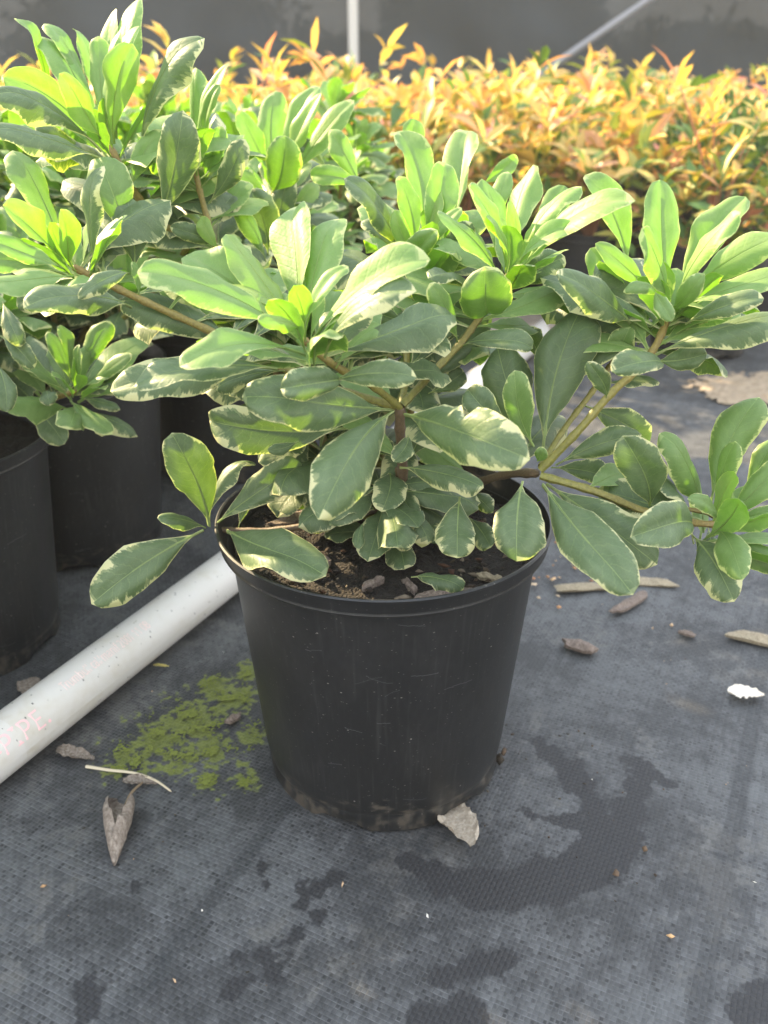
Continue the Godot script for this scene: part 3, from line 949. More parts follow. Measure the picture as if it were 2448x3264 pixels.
func stain_texture() -> ImageTexture:
	var n := 896
	var big := noise(21, 9.0, 4)
	var mid := noise(22, 45.0, 4)
	var fine := noise(23, 190.0, 3)
	var streak := noise(24, 30.0, 3)
	var data := PackedByteArray()
	data.resize(n * n * 3)
	var wet := PackedFloat32Array()
	wet.resize(n * n)
	for line in STAINS:                          # water marks: chains of round blots
		for q in maxi(line.size() - 1, 1):
			var a := Vector3(line[q][0], line[q][1], line[q][2])
			var b3: Array = line[mini(q + 1, line.size() - 1)]
			var b := Vector3(b3[0], b3[1], b3[2])
			var m := maxf(a.z, b.z) + 0.008
			var lo := (Vector2(minf(a.x, b.x) - m, minf(a.y, b.y) - m) - STAIN_AT) / STAIN_SIZE * n
			var hi := (Vector2(maxf(a.x, b.x) + m, maxf(a.y, b.y) + m) - STAIN_AT) / STAIN_SIZE * n
			for y in range(maxi(0, int(lo.y)), mini(n, int(hi.y) + 1)):
				for x in range(maxi(0, int(lo.x)), mini(n, int(hi.x) + 1)):
					var p := STAIN_AT + Vector2(x, y) / n * STAIN_SIZE
					var ab := Vector2(b.x - a.x, b.y - a.y)
					var t := clampf((p - Vector2(a.x, a.y)).dot(ab) / maxf(ab.length_squared(), 1e-9), 0, 1)
					var d := (p - Vector2(a.x, a.y) - ab * t).length() - lerpf(a.z, b.z, t) - 0.006 * mid.get_noise_2d(p.x * 1.3, p.y * 1.3) - 0.0028 * fine.get_noise_2d(p.x, p.y)
					wet[y * n + x] = maxf(wet[y * n + x], clampf(0.5 - d / 0.0016, 0, 1))
	var k := 0
	data.resize(n * n * 4)
	for y in n:
		for x in n:
			var p := STAIN_AT + Vector2(x, y) / n * STAIN_SIZE
			var u := p.x * PIPE_U.x + p.y * PIPE_U.z
			var w := p.x * PIPE_V.x + p.y * PIPE_V.z
			var m := mid.get_noise_2d(p.x, p.y)
			var fi := fine.get_noise_2d(p.x * 0.8, p.y * 0.8)
			var v := 0.60 * big.get_noise_2d(p.x, p.y) + 0.42 * m + 0.26 * fi - 0.06 + 0.16 * streak.get_noise_2d(w * 4.0, u * 0.6)
			# trodden-in soil where v is low, pale dust where it is high
			var c := lin(0.020, 0.021, 0.022) if v < 0.0 else lin(0.115, 0.120, 0.120)
			var a := clampf(-v * 1.5 + 0.12, 0.0, 0.8) if v < 0.0 else clampf(v * 0.9, 0.0, 0.45)
			for line in MARKER_LINES:            # dark marker tapes woven in along the cloth
				var on := 1.0 - smoothstep(0.003, 0.0065, absf(w - line + 0.002 * m))
				c = c.lerp(lin(0.014, 0.016, 0.018), on)
				a = maxf(a, 0.6 * on * (0.8 + 0.6 * fi))
			var silt := smoothstep(0.15, 0.55, big.get_noise_2d(p.x * 0.8 + 7.0, p.y * 0.8) + 0.5 * m + 0.3 * fi) * 0.4
			c = c.lerp(lin(0.15, 0.130, 0.10), silt)
			a = maxf(a, silt)
			var green := -1.0
			for q in MOSS:
				green = maxf(green, 1.0 - (p - Vector2(q[0], q[1])).length() / (q[2] * 1.15))
			if green > -0.9:
				green = smoothstep(0.05, 0.42, green + 0.9 * m + 1.1 * fi)
				c = c.lerp(lin(0.110, 0.132, 0.020).lerp(lin(0.165, 0.190, 0.035), clampf(0.5 + 1.5 * fi, 0, 1)), green)
				a = maxf(a, green * 0.85)
			var wt := wet[y * n + x]
			c = c.lerp(lin(0.013, 0.013, 0.015), wt)
			a = lerpf(a, 0.93, wt)
			data[k] = int(c.r * 255)
			data[k + 1] = int(c.g * 255)
			data[k + 2] = int(c.b * 255)
			data[k + 3] = int(clampf(a, 0, 1) * 255)
			k += 4
	return tex(Image.create_from_data(n, n, false, Image.FORMAT_RGBA8, data))

func build_ground() -> void:
	var t := weave_textures()
	var m := mat(Color(1.0, 1.0, 1.0), 0.62)
	m.albedo_texture = t[0]
	m.normal_enabled = true
	m.normal_texture = t[1]
	m.normal_scale = 0.8
	m.detail_enabled = true
	m.detail_albedo = stain_texture()
	m.detail_blend_mode = BaseMaterial3D.BLEND_MODE_MIX
	m.detail_uv_layer = BaseMaterial3D.DETAIL_UV_2
	var xs := []
	for k in range(-40, 41): xs.append(k * 0.02)
	for k in [1.2, 2.0, 4.0, 9.0, 30.0]:
		xs.append(k)
		xs.push_front(-k)
	var zs := []
	for k in range(-60, 21): zs.append(k * 0.02)
	for k in [0.8, 2.0, 6.0, 20.0]: zs.append(k)
	for k in [-1.6, -2.4, -4.0, -8.0, -20.0, -60.0]: zs.push_front(k)
	var n1 := noise(40, 6.0, 3)
	var pts := PackedVector3Array()
	var uv := PackedVector2Array()
	var uv2 := PackedVector2Array()
	for z in zs:
		for x in xs:
			var near: float = 1.0 - smoothstep(0.5, 0.78, maxf(absf(x), absf(z + 0.3)))
			var y: float = -0.0015 + 0.0028 * n1.get_noise_2d(x, z) * near
			pts.append(Vector3(x, minf(y, 0.0004), z))
			uv.append(Vector2(x * PIPE_V.x + z * PIPE_V.z, x * PIPE_U.x + z * PIPE_U.z) / t[2])
			uv2.append((Vector2(x, z) - STAIN_AT) / STAIN_SIZE)
	var g := part("ground_cloth", grid_mesh(pts, uv, xs.size(), zs.size(), PackedColorArray(), uv2), m, self)
	tag(g, "", "", "", "structure")

func patch(spots: Array, step: float, ragged: float, thick: float, c0: Color, c1: Color, sd: int, bar := 0.12) -> ArrayMesh:
	# low uneven crust with a ragged outline: spot = x, z, radius
	var n1 := noise(sd, 60.0, 3)
	var n2 := noise(sd + 1, 380.0, 3)
	var n3 := noise(sd + 2, 1100.0, 2)
	var lo := Vector2(99, 99)
	var hi := Vector2(-99, -99)
	for s in spots:
		lo = lo.min(Vector2(s[0] - s[2] * 1.7, s[1] - s[2] * 1.7))
		hi = hi.max(Vector2(s[0] + s[2] * 1.7, s[1] + s[2] * 1.7))
	var pts := PackedVector3Array()
	var idx := PackedInt32Array()
	var cols := PackedColorArray()
	var at := {}
	for j in int((hi.y - lo.y) / step):
		for i in int((hi.x - lo.x) / step):
			var x := lo.x + i * step
			var z := lo.y + j * step
			var best := -1.0
			for s in spots:
				best = maxf(best, 1.0 - Vector2(x - s[0], z - s[1]).length() / s[2])
			var v := best + ragged * (0.9 * n1.get_noise_2d(x, z) + 0.85 * n2.get_noise_2d(x, z) + 0.3 * n3.get_noise_2d(x, z)) - bar
			if v > 0.0:
				at[Vector2i(i, j)] = pts.size()
				var h := 0.0001 + minf(v, 0.5) * thick * (0.8 + 0.9 * n3.get_noise_2d(x, z))
				pts.append(Vector3(x + step * 0.8 * n3.get_noise_2d(x + 3, z), maxf(h, 0.0003), z + step * 0.8 * n3.get_noise_2d(x, z + 5)))
				cols.append(c0.lerp(c1, clampf(0.5 + n2.get_noise_2d(x + 9, z) + 0.6 * n3.get_noise_2d(x, z + 2), 0, 1)))
	for key in at:
		var b: Vector2i = key
		var q := [at.get(b), at.get(b + Vector2i(1, 0)), at.get(b + Vector2i(0, 1)), at.get(b + Vector2i(1, 1))]
		if q[0] != null and q[1] != null and q[2] != null: idx.append_array([q[0], q[1], q[2]])
		if q[1] != null and q[3] != null and q[2] != null: idx.append_array([q[1], q[3], q[2]])
	return mesh_of(pts, idx, PackedVector2Array(), cols)

func build_moss() -> void:
	var spots := MOSS
	var o := part("moss", patch(spots, 0.0005, 1.5, 0.0003, Color(0.115, 0.138, 0.020), Color(0.170, 0.195, 0.036), 61, 0.62), M.vcol_rough, self)
	tag(o, "patch of yellow-green moss on the cloth left of the main pot", "moss", "", "stuff")
	o = part("spilled_sand", patch([[0.4508, -0.6662, 0.075], [0.5138, -0.6856, 0.07], [0.4169, -0.6275, 0.03]], 0.005, 0.3, 0.006, Color(0.22, 0.165, 0.105), Color(0.32, 0.25, 0.17), 66), M.vcol_rough, self)
	tag(o, "pale tan patch of spilled sand on the ground at the far right", "sand", "", "stuff")

# ---------------------------------------------------------------- pipe
func build_pipe() -> void:
	var r := 0.0163
	var axis0 := Vector3(-0.2118, r, 0.0167)
	var t := thing("white_pipe", "white plastic water pipe with faded pink print lying behind the pot", "pipe", axis0)
	var pts := PackedVector3Array()
	var uvs := PackedVector2Array()
	var n := 48
	var s0 := -0.16
	var s1 := 1.22
	for ring in [[s0, r * 0.82], [s0, r], [-0.05, r], [0.1, r], [0.3, r], [0.5, r], [0.8, r], [s1, r], [s1, r * 0.82], [s1 - 0.05, r * 0.82]]:
		for k in n + 1:
			var a := TAU * k / n
			pts.append(PIPE_U * ring[0] + (PIPE_V * cos(a) + Vector3.UP * sin(a)) * ring[1])
			uvs.append(Vector2(ring[0] / 0.4, float(k) / n))
	var w := 1024
	var im := Image.create(w, 256, false, Image.FORMAT_RGB8)
	var n1 := noise(71, 0.008, 4)
	var n2 := noise(72, 0.05, 3)
	for y in 256:
		for x in w:
			var f := clampf(0.32 + 0.8 * n1.get_noise_2d(x, y * 1.6) + 0.25 * n2.get_noise_2d(x, y), 0, 1)
			im.set_pixel(x, y, lin(0.60, 0.575, 0.53).lerp(lin(0.48, 0.43, 0.34), f * f * 0.75))
	var rr := RandomNumberGenerator.new()
	rr.seed = 17
	for k in 260:
		var g := rr.randf_range(0.03, 0.3)
		im.fill_rect(Rect2i(rr.randi() % 1020, rr.randi() % 252, rr.randi_range(1, 2), rr.randi_range(1, 3)), lin(g, g * 0.95, g * 0.85))
	for k in 12:
		var x := float(rr.randi() % 1000)
		var y := float(rr.randi() % 250)
		for q in rr.randi_range(5, 16):
			im.set_pixel(clampi(int(x), 0, 1023), clampi(int(y), 0, 255), lin(0.25, 0.22, 0.16))
			x += rr.randf_range(-1, 1.6)
			y += rr.randf_range(-1, 1)
	var m := mat(Color.WHITE, 0.42)
	m.albedo_texture = tex(im)
	part("tube", grid_mesh(pts, uvs, n + 1, 10), m, t)
	# collar of the joint further along
	var cp := PackedVector3Array()
	var cu := PackedVector2Array()
	for ring in [[0.375, r + 0.0001], [0.375, r * 1.16], [0.378, r * 1.2], [0.42, r * 1.2], [0.423, r * 1.16], [0.423, r + 0.0001]]:
		for k in n + 1:
			var a := TAU * k / n
			cp.append(PIPE_U * ring[0] + (PIPE_V * cos(a) + Vector3.UP * sin(a)) * ring[1])
			cu.append(Vector2(ring[0] / 0.4, float(k) / n))
	part("collar", grid_mesh(cp, cu, n + 1, 6), m, t)
	# faded print, bent round the tube: [text, letter size, start along, height round the tube]
	for p in [["PVC-PIPE.", 0.0112, 0.0205, 0.66, lin(0.80, 0.50, 0.49)], ["Trumbull cal/manif 2001 11 0B", 0.0062, 0.038, 1.06, lin(0.80, 0.62, 0.57)]]:
		var tm := TextMesh.new()
		var f := SystemFont.new()
		f.font_names = PackedStringArray(["Droid Sans"])
		tm.font = f
		tm.text = p[0]
		tm.font_size = 32
		tm.pixel_size = p[1] / 24.0
		tm.depth = 0.0
		tm.curve_step = 2.0
		tm.horizontal_alignment = HORIZONTAL_ALIGNMENT_LEFT
		var arr := tm.get_mesh_arrays()
		var v: PackedVector3Array = arr[Mesh.ARRAY_VERTEX]
		var wide := 0.0
		for q in v: wide = maxf(wide, q.x)
		if p[0] != "PVC-PIPE.":
			for q in v.size(): v[q].x *= 0.076 / wide
		var begin: float = p[2] - wide if p[0] == "PVC-PIPE." else p[2]
		var out := PackedVector3Array()
		for q in v:
			var a: float = p[3] + q.y / r
			out.append(PIPE_U * (begin + q.x) + (PIPE_V * cos(a) + Vector3.UP * sin(a)) * (r + 0.00025))
		var ix: PackedInt32Array = arr[Mesh.ARRAY_INDEX] if arr[Mesh.ARRAY_INDEX] else PackedInt32Array(range(v.size()))
		part("lettering", mesh_of(out, ix), mat(p[4], 0.6), t)

# ---------------------------------------------------------------- litter
func litter(called: String, mesh: Mesh, m: Material, at: Vector3, turn: float, label: String, category: String, group := "") -> MeshInstance3D:
	var o := part(called, mesh, m, self, Transform3D(Basis(Vector3.UP, turn), at))
	tag(o, label, category, group)
	return o

func curled_leaf(l: float, w: float, roll: float, sd: int) -> ArrayMesh:
	# a dry leaf whose two sides roll in over the midrib
	var pts := PackedVector3Array()
	var uvs := PackedVector2Array()
	var n1 := noise(sd, 1.0, 2)
	var ny := 22
	var nx := 15
	for j in ny:
		var t := float(j) / (ny - 1)
		var hw := w * 0.5 * pow(sin(PI * clampf(pow(t, 0.75) * 0.94 + 0.04, 0, 1)), 0.7)
		for i in nx:
			var u := 2.0 * i / (nx - 1) - 1.0
			var jag := 1.0 + (0.28 * n1.get_noise_2d(t * 5.0, signf(u) * 5.0) if absf(u) > 0.9 else 0.0)
			var a := absf(u) * roll * (0.55 + 0.6 * t) + 0.001
			var rad := hw / (roll * (0.55 + 0.6 * t) + 0.001)
			pts.append(Vector3(signf(u) * sin(a) * rad * jag, (1.0 - cos(a)) * rad + 0.0006 + l * 0.07 * n1.get_noise_2d(t * 5.0, u * 2.0) * absf(u) + l * 0.02 * n1.get_noise_2d(t * 14.0 + 5.0, u * 6.0), (t - 0.5) * l))
			uvs.append(Vector2(u * 0.5 + 0.5, t))
	return grid_mesh(pts, uvs, nx, ny)

func build_litter() -> void:
	# curled brown leaf and straw on the left
	var t := thing("dead_leaf", "curled grey-brown dead leaf with a long stalk left of the pot foot", "dead leaf", Vector3(-0.1362, 0.0004, 0.0667))
	part("blade", curled_leaf(0.042, 0.040, 3.4, 5), M.dead_leaf, t, Transform3D(Basis(Vector3.UP, 0.16), Vector3(0.0, 0, 0.002)))
	part("stalk", tube(smooth_path([Vector3(-0.001, 0.003, -0.012), Vector3(0.0, 0.0035, -0.024), Vector3(0.004, 0.002, -0.034)], 5), 0.0009, 0.0007, 6, Color(0.2, 0.14, 0.08), Color(0.17, 0.12, 0.07)), M.vcol, t)
	var s := thing("straw", "pale broken straw lying across the stalk of the curled leaf", "straw", Vector3(-0.1415, 0.0022, 0.0284))
	part("stem", tube(smooth_path([Vector3(-0.026, 0, -0.008), Vector3(-0.012, 0.0005, -0.0045), Vector3(0.002, 0.0008, -0.002), Vector3(0.015, 0.0004, 0.003), Vector3(0.026, -0.0012, 0.0105)], 5), 0.0010, 0.0006, 6, Color(0.55, 0.47, 0.33), Color(0.5, 0.42, 0.28)), M.vcol, s)
	part("sheath", curled_leaf(0.020, 0.0085, 1.3, 9), M.dead_leaf, s, Transform3D(Basis(Vector3.UP, 1.45), Vector3(0.007, -0.0012, 0.0035)))
	var d := litter("dead_leaf", curled_leaf(0.033, 0.021, 0.75, 15), M.tan_leaf, Vector3(0.0393, 0.0012, 0.0633), 0.33, "small tan folded dead leaf leaning at the front right of the pot foot", "dead leaf")
	d.rotate_object_local(Vector3.RIGHT, -0.10)
	litter("bark_chip", chip_mesh(0.0229, 0.0102, 0.0050, 3), M.bark, Vector3(0.1333, 0, -0.0981), -0.5, "thick grey-brown bark chip alone on the cloth right of the pot", "bark chip", "bark chips on the cloth")
	litter("bark_chip", chip_mesh(0.0405, 0.0093, 0.0043, 4, 0.1), M.bark, Vector3(0.1823, 0, -0.1544), 0.72, "dark forked bark chip under the long drooping leaf", "bark chip", "bark chips on the cloth")
	litter("bark_chip", chip_mesh(0.0440, 0.0110, 0.0029, 5), M.pale_bark, Vector3(0.1522, 0, -0.1776), 0.1, "long pale bark sliver just right of the pot rim", "bark chip", "bark chips on the cloth")
	litter("bark_chip", chip_mesh(0.0387, 0.0119, 0.0029, 8), M.pale_bark, Vector3(0.2036, 0, -0.1854), -0.12, "flat pale bark sliver behind the forked chip", "bark chip", "bark chips on the cloth")
	litter("bark_chip", chip_mesh(0.0405, 0.0127, 0.0043, 6), M.pale_bark, Vector3(0.2618, 0, -0.1059), -0.42, "wide olive-grey bark chip at the right edge of the picture", "bark chip", "bark chips on the cloth")
	litter("bark_chip", chip_mesh(0.0114, 0.0051, 0.0029, 7), M.bark, Vector3(0.2123, 0, -0.1146), -0.5, "small brown bark chip left of the chip at the right edge", "bark chip", "bark chips on the cloth")
	litter("bark_chip", chip_mesh(0.0106, 0.0051, 0.0036, 9), M.bark, Vector3(-0.0911, 0, -0.0225), 0.8, "dark chip half sunk in moss at the left of the pot", "bark chip", "bark chips on the cloth")
	litter("fallen_petal", curled_leaf(0.022, 0.013, 0.5, 21), M.white_leaf, Vector3(0.2288, 0.0004, -0.0477), 1.4, "cream white fallen leaf scrap lying on the cloth at right", "leaf scrap")
	litter("yellow_leaflet", curled_leaf(0.011, 0.0032, 0.9, 23), M.yellow_leaf, Vector3(-0.1474, 0.0004, -0.0768), 1.4, "tiny yellow leaflet on the cloth between pipe and moss", "leaf scrap")
	litter("dead_leaf", curled_leaf(0.026, 0.010, 0.7, 27), M.dead_leaf, Vector3(-0.1774, 0.0004, 0.0085), 1.2, "flat dark brown leaf beside the lower edge of the pipe", "dead leaf")
	litter("dead_leaf", curled_leaf(0.024, 0.016, 0.7, 29), M.dead_leaf, Vector3(-0.2249, 0.0004, -0.0516), 0.5, "brown dead leaf tucked behind the pipe at the left", "dead leaf")
	# crumbs
	var r := RandomNumberGenerator.new()
	r.seed = 404
	var spots := []
	for k in 46:   # orange-brown shavings to the right of the rim
		spots.append([Vector3(0.118 + 0.05 * r.randf() + 0.02 * r.randfn(), 0.0004, -0.215 + 0.026 * r.randfn()), r.randf_range(0.0012, 0.0042), 0.35])
	var o := part("wood_shavings", scatter_mesh(spots, 5, [Color(0.42, 0.22, 0.10), Color(0.5, 0.33, 0.18), Color(0.36, 0.17, 0.08), Color(0.55, 0.42, 0.28)]), M.vcol_rough, self)
	tag(o, "scatter of orange-brown wood shavings on the cloth behind the pot", "shavings", "", "stuff")
	spots = []
	for k in 34:   # dark crumbs in and round the water mark
		spots.append([Vector3(r.randf_range(0.03, 0.16), 0.0005, r.randf_range(-0.02, 0.10)), r.randf_range(0.0005, 0.0017), 0.6])
	spots.append([Vector3(0.1134, 0.001, 0.0938), 0.0040, 0.5])
	spots.append([Vector3(0.1318, 0.001, 0.0783), 0.0026, 0.8])
	spots.append([Vector3(0.0659, 0.001, 0.0124), 0.0040, 0.9])
	spots.append([Vector3(0.0688, 0.002, 0.0085), 0.0034, 0.9])
	for k in 60:
		spots.append([Vector3(r.randf_range(-0.2, 0.28), 0.0003, r.randf_range(-0.3, 0.16)), r.randf_range(0.0004, 0.0012), 0.5])
	o = part("soil_crumbs", scatter_mesh(spots, 6, [Color(0.035, 0.027, 0.02), Color(0.06, 0.045, 0.03), Color(0.10, 0.065, 0.04)]), M.vcol_rough, self)
	tag(o, "loose dark soil crumbs on the cloth round the pot", "soil", "", "stuff")
	spots = []
	for k in 34:
		spots.append([Vector3(r.randf_range(-0.2, 0.3), 0.0002, r.randf_range(-0.3, 0.16)), r.randf_range(0.0003, 0.0009), 0.5])
	for q in [[-0.164, 0.101, 0.0024], [-0.09, 0.151, 0.0018], [-0.085, 0.115, 0.0012], [-0.02, 0.10, 0.0014], [0.09, -0.115, 0.002], [0.02, 0.118, 0.0014], [0.205, -0.126, 0.0022], [0.19, -0.122, 0.0016], [0.13, 0.129, 0.0018]]:
		spots.append([Vector3(q[0], 0.0006, q[1]), q[2], 0.6])
	o = part("pale_grit", scatter_mesh(spots, 7, [Color(0.6, 0.56, 0.48), Color(0.5, 0.34, 0.2), Color(0.5, 0.48, 0.42), Color(0.45, 0.28, 0.14)]), M.vcol_rough, self)
	tag(o, "pale grit and tiny leaf scraps strewn over the cloth", "grit", "", "stuff")

# ---------------------------------------------------------------- things further back
func net_sheet() -> void:
	var pts := PackedVector3Array()
	var uvs := PackedVector2Array()
	var n1 := noise(81, 1.1, 3)
	var nx := 150
	var ny := 22
	for j in ny:
		for i in nx:
			var x := -4.5 + 9.0 * i / (nx - 1)
			var y := 0.0 + 0.98 * j / (ny - 1)
			var sag := 0.05 * n1.get_noise_2d(x * 1.3, y * 0.8) + 0.030 * sin(x * 7.0 + y * 5.0 + 3.0 * n1.get_noise_2d(x, y)) + 0.015 * sin(x * 19.0 - y * 7.0)
			pts.append(Vector3(x, y - 0.012 * (j / float(ny - 1)) * absf(sin(x * 1.7)), -3.45 + sag))
			uvs.append(Vector2(x, y))
	var t := thing("shade_net", "dark shade net hung behind the orange shrubs", "net", Vector3.ZERO)
	part("fabric", grid_mesh(pts, uvs, nx, ny), M.net, t)
	var rope := PackedVector3Array()
	for i in 60:
		rope.append(Vector3(-4.5 + 9.0 * i / 59.0, 0.984, -3.44))
	part("top_cord", tube(rope, 0.006, 0.006, 6, Color(0.03, 0.03, 0.03), Color(0.03, 0.03, 0.03)), M.vcol, t)

func bush(called: String, label: String, at: Vector3, size: Vector3, count: int, sd: int) -> void:
	var r := RandomNumberGenerator.new()
	r.seed = sd
	var t := thing(called, label, "tree", at, "trees behind the net")
	part("trunk", tube(smooth_path([Vector3.ZERO, Vector3(0.03, size.y * 0.3, 0), Vector3(0, size.y * 0.75, 0)], 4), 0.06, 0.02, 7, Color(0.08, 0.06, 0.045), Color(0.09, 0.07, 0.05)), M.vcol, t)
	var pts := PackedVector3Array()
	var idx := PackedInt32Array()
	var cols := PackedColorArray()
	for k in count:
		var d := Vector3(r.randfn(), r.randfn(), r.randfn()).normalized() * pow(r.randf(), 0.4)
		var p := Vector3(d.x * size.x, size.y * 0.52 + d.y * size.y * 0.5, d.z * size.z) * (1.0 + 0.12 * sin(d.x * 9.0 + sd) * cos(d.z * 7.0 + d.y * 8.0))
		var q := Vector3(r.randfn(), r.randfn(), r.randfn()).normalized()
		var n := q.cross(Vector3.UP).normalized()
		leaflet(pts, idx, cols, p, q, n, r.randf_range(0.06, 0.12), 0.045, Color(0.05, 0.085, 0.03) * r.randf_range(0.6, 1.3))
	part("crown", mesh_of(pts, idx, PackedVector2Array(), cols), M.vleaf, t).set_meta("kind", "stuff")

func build_orange_bed() -> void:
	var kinds := []
	for k in 5: kinds.append(orange_foliage(500 + k, 64, 0.362, 0.135, 0.046))
	var n := 0
	for row in 7:
		var z := -0.98 - row * 0.205
		var half := 0.44 * (0.405 - z) + 0.2
		var first := -half if row > 0 else -0.28
		var x := first + (0.1 if row % 2 else 0.0)
		while x < half:
			if not (x > 0.36 and row < 2) and not (x > 0.50 and row < 3):
				var label := "orange-leaved shrub massed in the bed before the shade net"
				if row == 0:
					label = "%s orange-leaved shrub from the left in the front row of the bed" % ["first", "second", "third", "fourth", "fifth", "sixth"][n]
				var p := thing("orange_shrub", label, "shrub", Vector3(x + rng.randf_range(-0.02, 0.02), 0, z + rng.randf_range(-0.02, 0.02)), "orange shrubs in the bed")
				p.rotation.y = rng.randf() * TAU
				if row < 3: add_pot(p, rng.randf() * TAU)
				else: part("pot", M.plain_pot, M.pot, p)
				var kind: Array = kinds[rng.randi() % 5]
				var sc := Transform3D(Basis.from_scale(Vector3(1, rng.randf_range(0.92, 1.06), 1)), Vector3.ZERO)
				part("stems", kind[1], M.vcol, p, sc)
				part("foliage", kind[0], M.vleaf, p, sc).set_meta("kind", "stuff")
				n += 1
			x += 0.2
	# the tall shoots that stand out, leaf by leaf
	for sh in [[Vector3(0.455, 0, -0.86), "taller orange shrub with large yellow leaves at the right of the bed", 9], [Vector3(0.22, 0, -1.12), "orange shrub with two upright yellow shoots near the brace", 6], [Vector3(-0.13, 0, -1.05), "orange shrub with a high yellow spray left of the net pole", 6]]:
		var p := thing("orange_shrub", sh[1], "shrub", sh[0], "orange shrubs in the bed")
		add_pot(p, 1.0)
		var own: Array = kinds[sh[2] % 5]
		var low := Transform3D(Basis.from_scale(Vector3(0.9, 0.82, 0.9)), Vector3.ZERO)
		part("stems", own[1], M.vcol, p, low)
		part("foliage", own[0], M.vleaf, p, low).set_meta("kind", "stuff")
		for k in sh[2]:
			var az := rng.randf() * TAU
			var rad := rng.randf_range(0.02, 0.13)
			var end := Vector3(cos(az) * rad, rng.randf_range(0.22, 0.375), sin(az) * rad)
			var stem := part("branch", tube(smooth_path([Vector3(0, 0.145, 0), Vector3(end.x * 0.35, end.y * 0.7, end.z * 0.35), end], 4), 0.002, 0.001, 5, Color(0.2, 0.1, 0.05), Color(0.4, 0.14, 0.07)), M.vcol, p)
			for j in 7:
				var a := j * 2.4 + rng.randf()
				var el := lerpf(1.2, 0.15, j / 6.0)
				var d := Vector3(cos(a) * cos(el), sin(el), sin(a) * cos(el))
				var nn := (Vector3.UP - d * d.y).normalized()
				var pts := PackedVector3Array()
				var idx := PackedInt32Array()
				var cols := PackedColorArray()
				leaflet(pts, idx, cols, Vector3.ZERO, d, nn, rng.randf_range(0.035, 0.062), rng.randf_range(0.012, 0.018), orange_color(rng, 1.1 if end.y > 0.3 else 0.5))
				part("leaf", mesh_of(pts, idx, PackedVector2Array(), cols), M.vleaf, stem, Transform3D(Basis.IDENTITY, end - Vector3(0, 0.004 * j, 0)))

func build_green_shrubs() -> void:
	for q in [[Vector3(0.585, 0, -1.03), "dark green small-leaved shrub at the right end of the bed"], [Vector3(0.76, 0, -1.24), "dark green small-leaved shrub behind the one at the right end"], [Vector3(0.60, 0, -1.26), "dark green small-leaved shrub between orange shrubs at right"]]:
		var p := thing("green_shrub", q[1], "shrub", q[0], "small green shrubs")
		add_pot(p, rng.randf() * TAU)
		var pts := PackedVector3Array()
		var idx := PackedInt32Array()
		var cols := PackedColorArray()
		for k in 900:
			var d := Vector3(rng.randfn(), rng.randfn(), rng.randfn()).normalized() * pow(rng.randf(), 0.35)
			var b := Vector3(d.x * 0.13, 0.235 + d.y * 0.085, d.z * 0.13)
			var dd := (d + Vector3.UP * 0.5 + Vector3(rng.randfn(), rng.randfn(), rng.randfn()) * 0.4).normalized()
			leaflet(pts, idx, cols, b, dd, dd.cross(Vector3(rng.randfn(), 0.2, rng.randfn())).normalized(), rng.randf_range(0.014, 0.024), 0.009, Color(0.05, 0.11, 0.03) * rng.randf_range(0.7, 1.5))
		part("stem", tube(PackedVector3Array([Vector3(0, 0.14, 0), Vector3(0.004, 0.2, 0), Vector3(0, 0.25, 0.004)]), 0.004, 0.002, 6, Color(0.12, 0.08, 0.05), Color(0.12, 0.09, 0.05)), M.vcol, p)
		part("foliage", mesh_of(pts, idx, PackedVector2Array(), cols), M.vleaf, p).set_meta("kind", "stuff")

func plank(at: Vector3, size: Vector3, turn: float, label: String) -> void:
	var pts := PackedVector3Array()
	var uvs := PackedVector2Array()
	var b := 0.004
	var n := 12
	var ring := [Vector2(-0.5, 0), Vector2(-0.5, 1), Vector2(0.5, 1), Vector2(0.5, 0)]
	var prof := []
	for k in 4:
		var c := Vector2(ring[k].x * size.z, ring[k].y * size.y)
		var a := Vector2(ring[(k + 3) % 4].x * size.z, ring[(k + 3) % 4].y * size.y)
		var d := Vector2(ring[(k + 1) % 4].x * size.z, ring[(k + 1) % 4].y * size.y)
		prof.append(c.move_toward(a, b))
		prof.append(c.move_toward(d, b))
	prof.append(prof[0])
	var n1 := noise(int(at.x * 100) + 7, 3.0, 2)
	for i in n + 3:
		var e := clampi(i - 1, 0, n)
		var x := (float(e) / n - 0.5) * size.x
		for q in prof:
			var p: Vector2 = q
			if i == 0 or i == n + 2: p = Vector2(0, size.y * 0.5)
			pts.append(Vector3(x, p.y + 0.0015 * n1.get_noise_2d(x * 4.0, p.x * 10.0) * (1.0 if p.y > 0.01 else 0.0), p.x))
			uvs.append(Vector2(x * 3.0, p.x * 3.0))
	var o := part("plank", grid_mesh(pts, uvs, prof.size(), n + 3), M.wood, self, Transform3D(Basis(Vector3.UP, turn), at))
	tag(o, label, "plank")

